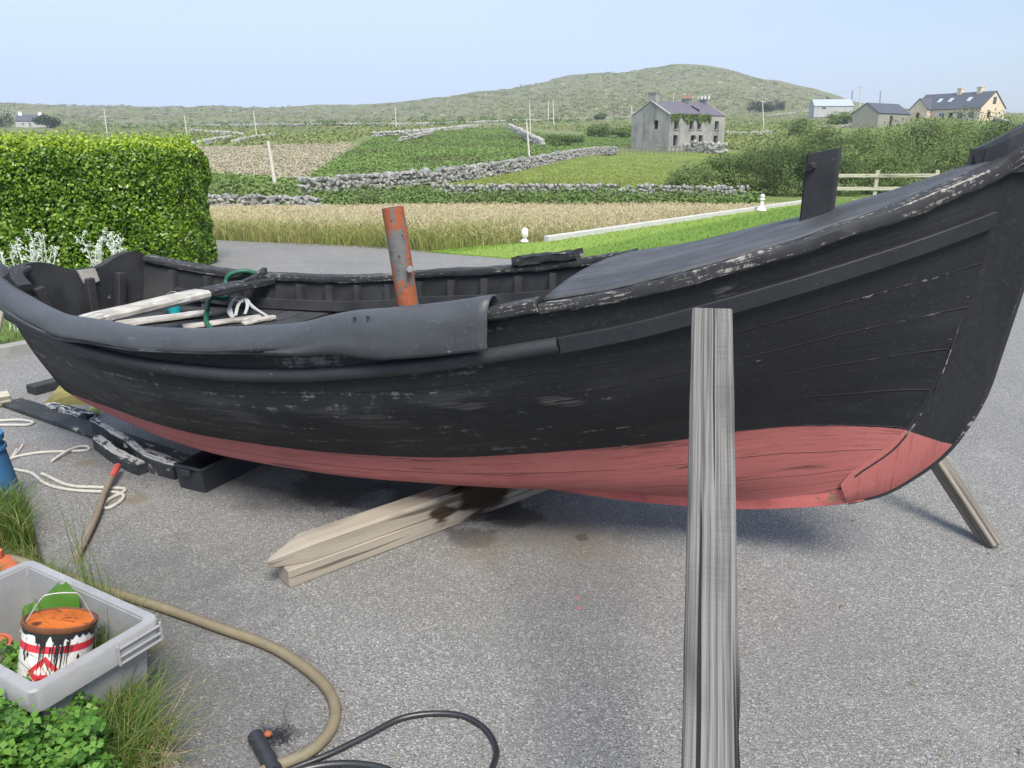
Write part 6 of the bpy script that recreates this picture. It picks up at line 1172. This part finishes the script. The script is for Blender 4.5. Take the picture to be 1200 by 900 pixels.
shd = House(place(954, 131, 230), R(-6), 10.5, 6.0, 1.5, 3.3, 'shed', 'pale roofed shed on the ridge behind the thin tree', 'shed')
shd.facade(shd.P(0, 0, 0), shd.u, shd.L, shd.e, [(2, 3.2, .5, 1.2)], M['shedwall'], .3, shd.v, 'front_wall'); shd.facade(shd.P(0, shd.W, 0), shd.u, shd.L, shd.e, [], M['shedwall'], .3, -shd.v, 'back_wall'); shd.gable(0, M['shedwall'], [], -1); shd.gable(shd.L, M['shedwall'], [], 1); shd.roof(M['pale_sheet'], .15, .1); shd.window(shd.P(0, 0, 0), shd.u, shd.v, (2, 3.2, .5, 1.2))
cb_ = tp(20, 149); ct = House(dp(19, 149.5, cb_[1]), R(14), cb_[1]/FPX*30, cb_[1]/FPX*20, cb_[1]/FPX*7, cb_[1]/FPX*13.5, 'cottage', 'white cottage with a dark roof far away above the hedge', 'cottage'); k_ = cb_[1]/FPX
hl = [(6*k_, 8.5*k_, 1.8*k_, 4.8*k_), (13*k_, 15.5*k_, .2*k_, 4.8*k_), (20*k_, 22.5*k_, 1.8*k_, 4.8*k_)]
ct.facade(ct.P(0, 0, 0), ct.u, ct.L, ct.e, hl, M['shedwall'], .3, ct.v, 'front_wall'); ct.facade(ct.P(0, ct.W, 0), ct.u, ct.L, ct.e, [], M['whitewash'], .3, -ct.v, 'back_wall'); ct.gable(0, M['whitewash'], [], -1); ct.gable(ct.L, M['whitewash'], [], 1); ct.roof(M['slate'], .2, .1)
for q in hl: ct.window(ct.P(0, 0, 0), ct.u, ct.v, q)
ct.chimney(1.2*k_*3, ct.W/2, ct.r-.6, ct.r+3.2*k_, 1.2, 1.0, M['whitewash'], 1); ct.chimney(ct.L-2, ct.W/2, ct.r-.6, ct.r+3*k_, 1.2, 1.0, M['whitewash'], 1)
# ------------------------------------------------------------------ pale post and rail fence, white garden ornaments
fz = lambda p_: float(terrain_h(p_[0], p_[1]))
f0, f1 = dp(930, 240, 21.5), dp(1230, 236, 19.6); fdir = unit((f1-f0)*[1, 1, 0]); pa = dp(1028, 240, 21.0)
fn = thing('fence', 'pale timber post and rail fence with three rails behind the bow', 'fence', (pa[0], pa[1], 0)); ps = []
for x in (958, 1028, 1098, 1168, 1238): q = dp(x, 205, 21.6 + (1028 - x)/70*.25); ps.append(np.array([q[0], q[1], fz(q)]))
for p_ in ps: mb = MB(); mb.beam(p_ - [0, 0, .1], p_ + [0, 0, 1.32], .11, .09, up=tuple(fdir), n=3); mb.build('post', M['fence_wood'], fn)
for zz in (.50, .84, 1.18):
    for a, b in zip(ps[:-1], ps[1:]): mb = MB(); mb.beam(a + [0, -.07, zz], b + [0, -.07, zz], .04, .095, n=4); mb.build('rail', M['fence_wood'], fn)
M['ornament'] = m_plain('white_ornament', (.74, .73, .71), .6, .08, 20, .15)
def ornament(px, py, hpx, label, kind):
    b = gp(px, py, .03); k_ = hpx/FPX*np.linalg.norm(b - [0, 0, CAMH]); root = thing('garden_ornament', label, 'ornament', tuple(b), group='white ornaments on the lawn edge')
    mb = MB(); mb.lathe(b, [(.001, 0), (.30*k_, 0), (.30*k_, .08*k_), (.22*k_, .14*k_), (.16*k_, .22*k_), (.001, .23*k_)], 20); mb.build('base', M['ornament'], root, smooth=True)
    if kind == 0: V, F = blob((.27*k_, .25*k_, .40*k_), b + [.02*k_, 0, .60*k_], .18, 4); mb = MB(); mb.add(V, F, None, .5); V, F = blob((.12*k_, .1*k_, .1*k_), b + [.16*k_, 0, .86*k_], .1); mb.add(V, F, None, .5); mb.build('head', M['ornament'], root, smooth='all')
    else: mb = MB(); mb.lathe(b, [(.13*k_, .2*k_), (.11*k_, .45*k_), (.10*k_, .62*k_), (.17*k_, .66*k_), (.17*k_, .70*k_), (.09*k_, .74*k_), (.14*k_, .84*k_), (.12*k_, .95*k_), (.001, 1.0*k_)], 18); mb.build('finial', M['ornament'], root, smooth=True)
ornament(614.5, 283.5, 16, 'rounded white garden ornament at the near end of the lawn edging', 0)
ornament(892, 247, 18, 'slender white finial ornament at the far end of the lawn edging', 1)
ornament(1000, 247, 10, 'small white ornament under the pale fence', 1)

# ------------------------------------------------------------------ sea air
hz = bpy.data.materials.new('haze'); hz.use_nodes = True; hz.node_tree.nodes.clear(); vo = hz.node_tree.nodes.new('ShaderNodeVolumePrincipled'); vo.inputs['Density'].default_value = .00042; vo.inputs['Color'].default_value = (.86, .92, 1.0, 1); vo.inputs['Anisotropy'].default_value = .2
ou = hz.node_tree.nodes.new('ShaderNodeOutputMaterial'); hz.node_tree.links.new(vo.outputs[0], ou.inputs['Volume'])
mb = MB(); mb.box((0, 715, 40), (7400, 1590, 124)); ho = mb.build('haze', hz); tag(ho, 'thin pale sea haze', kind='stuff')
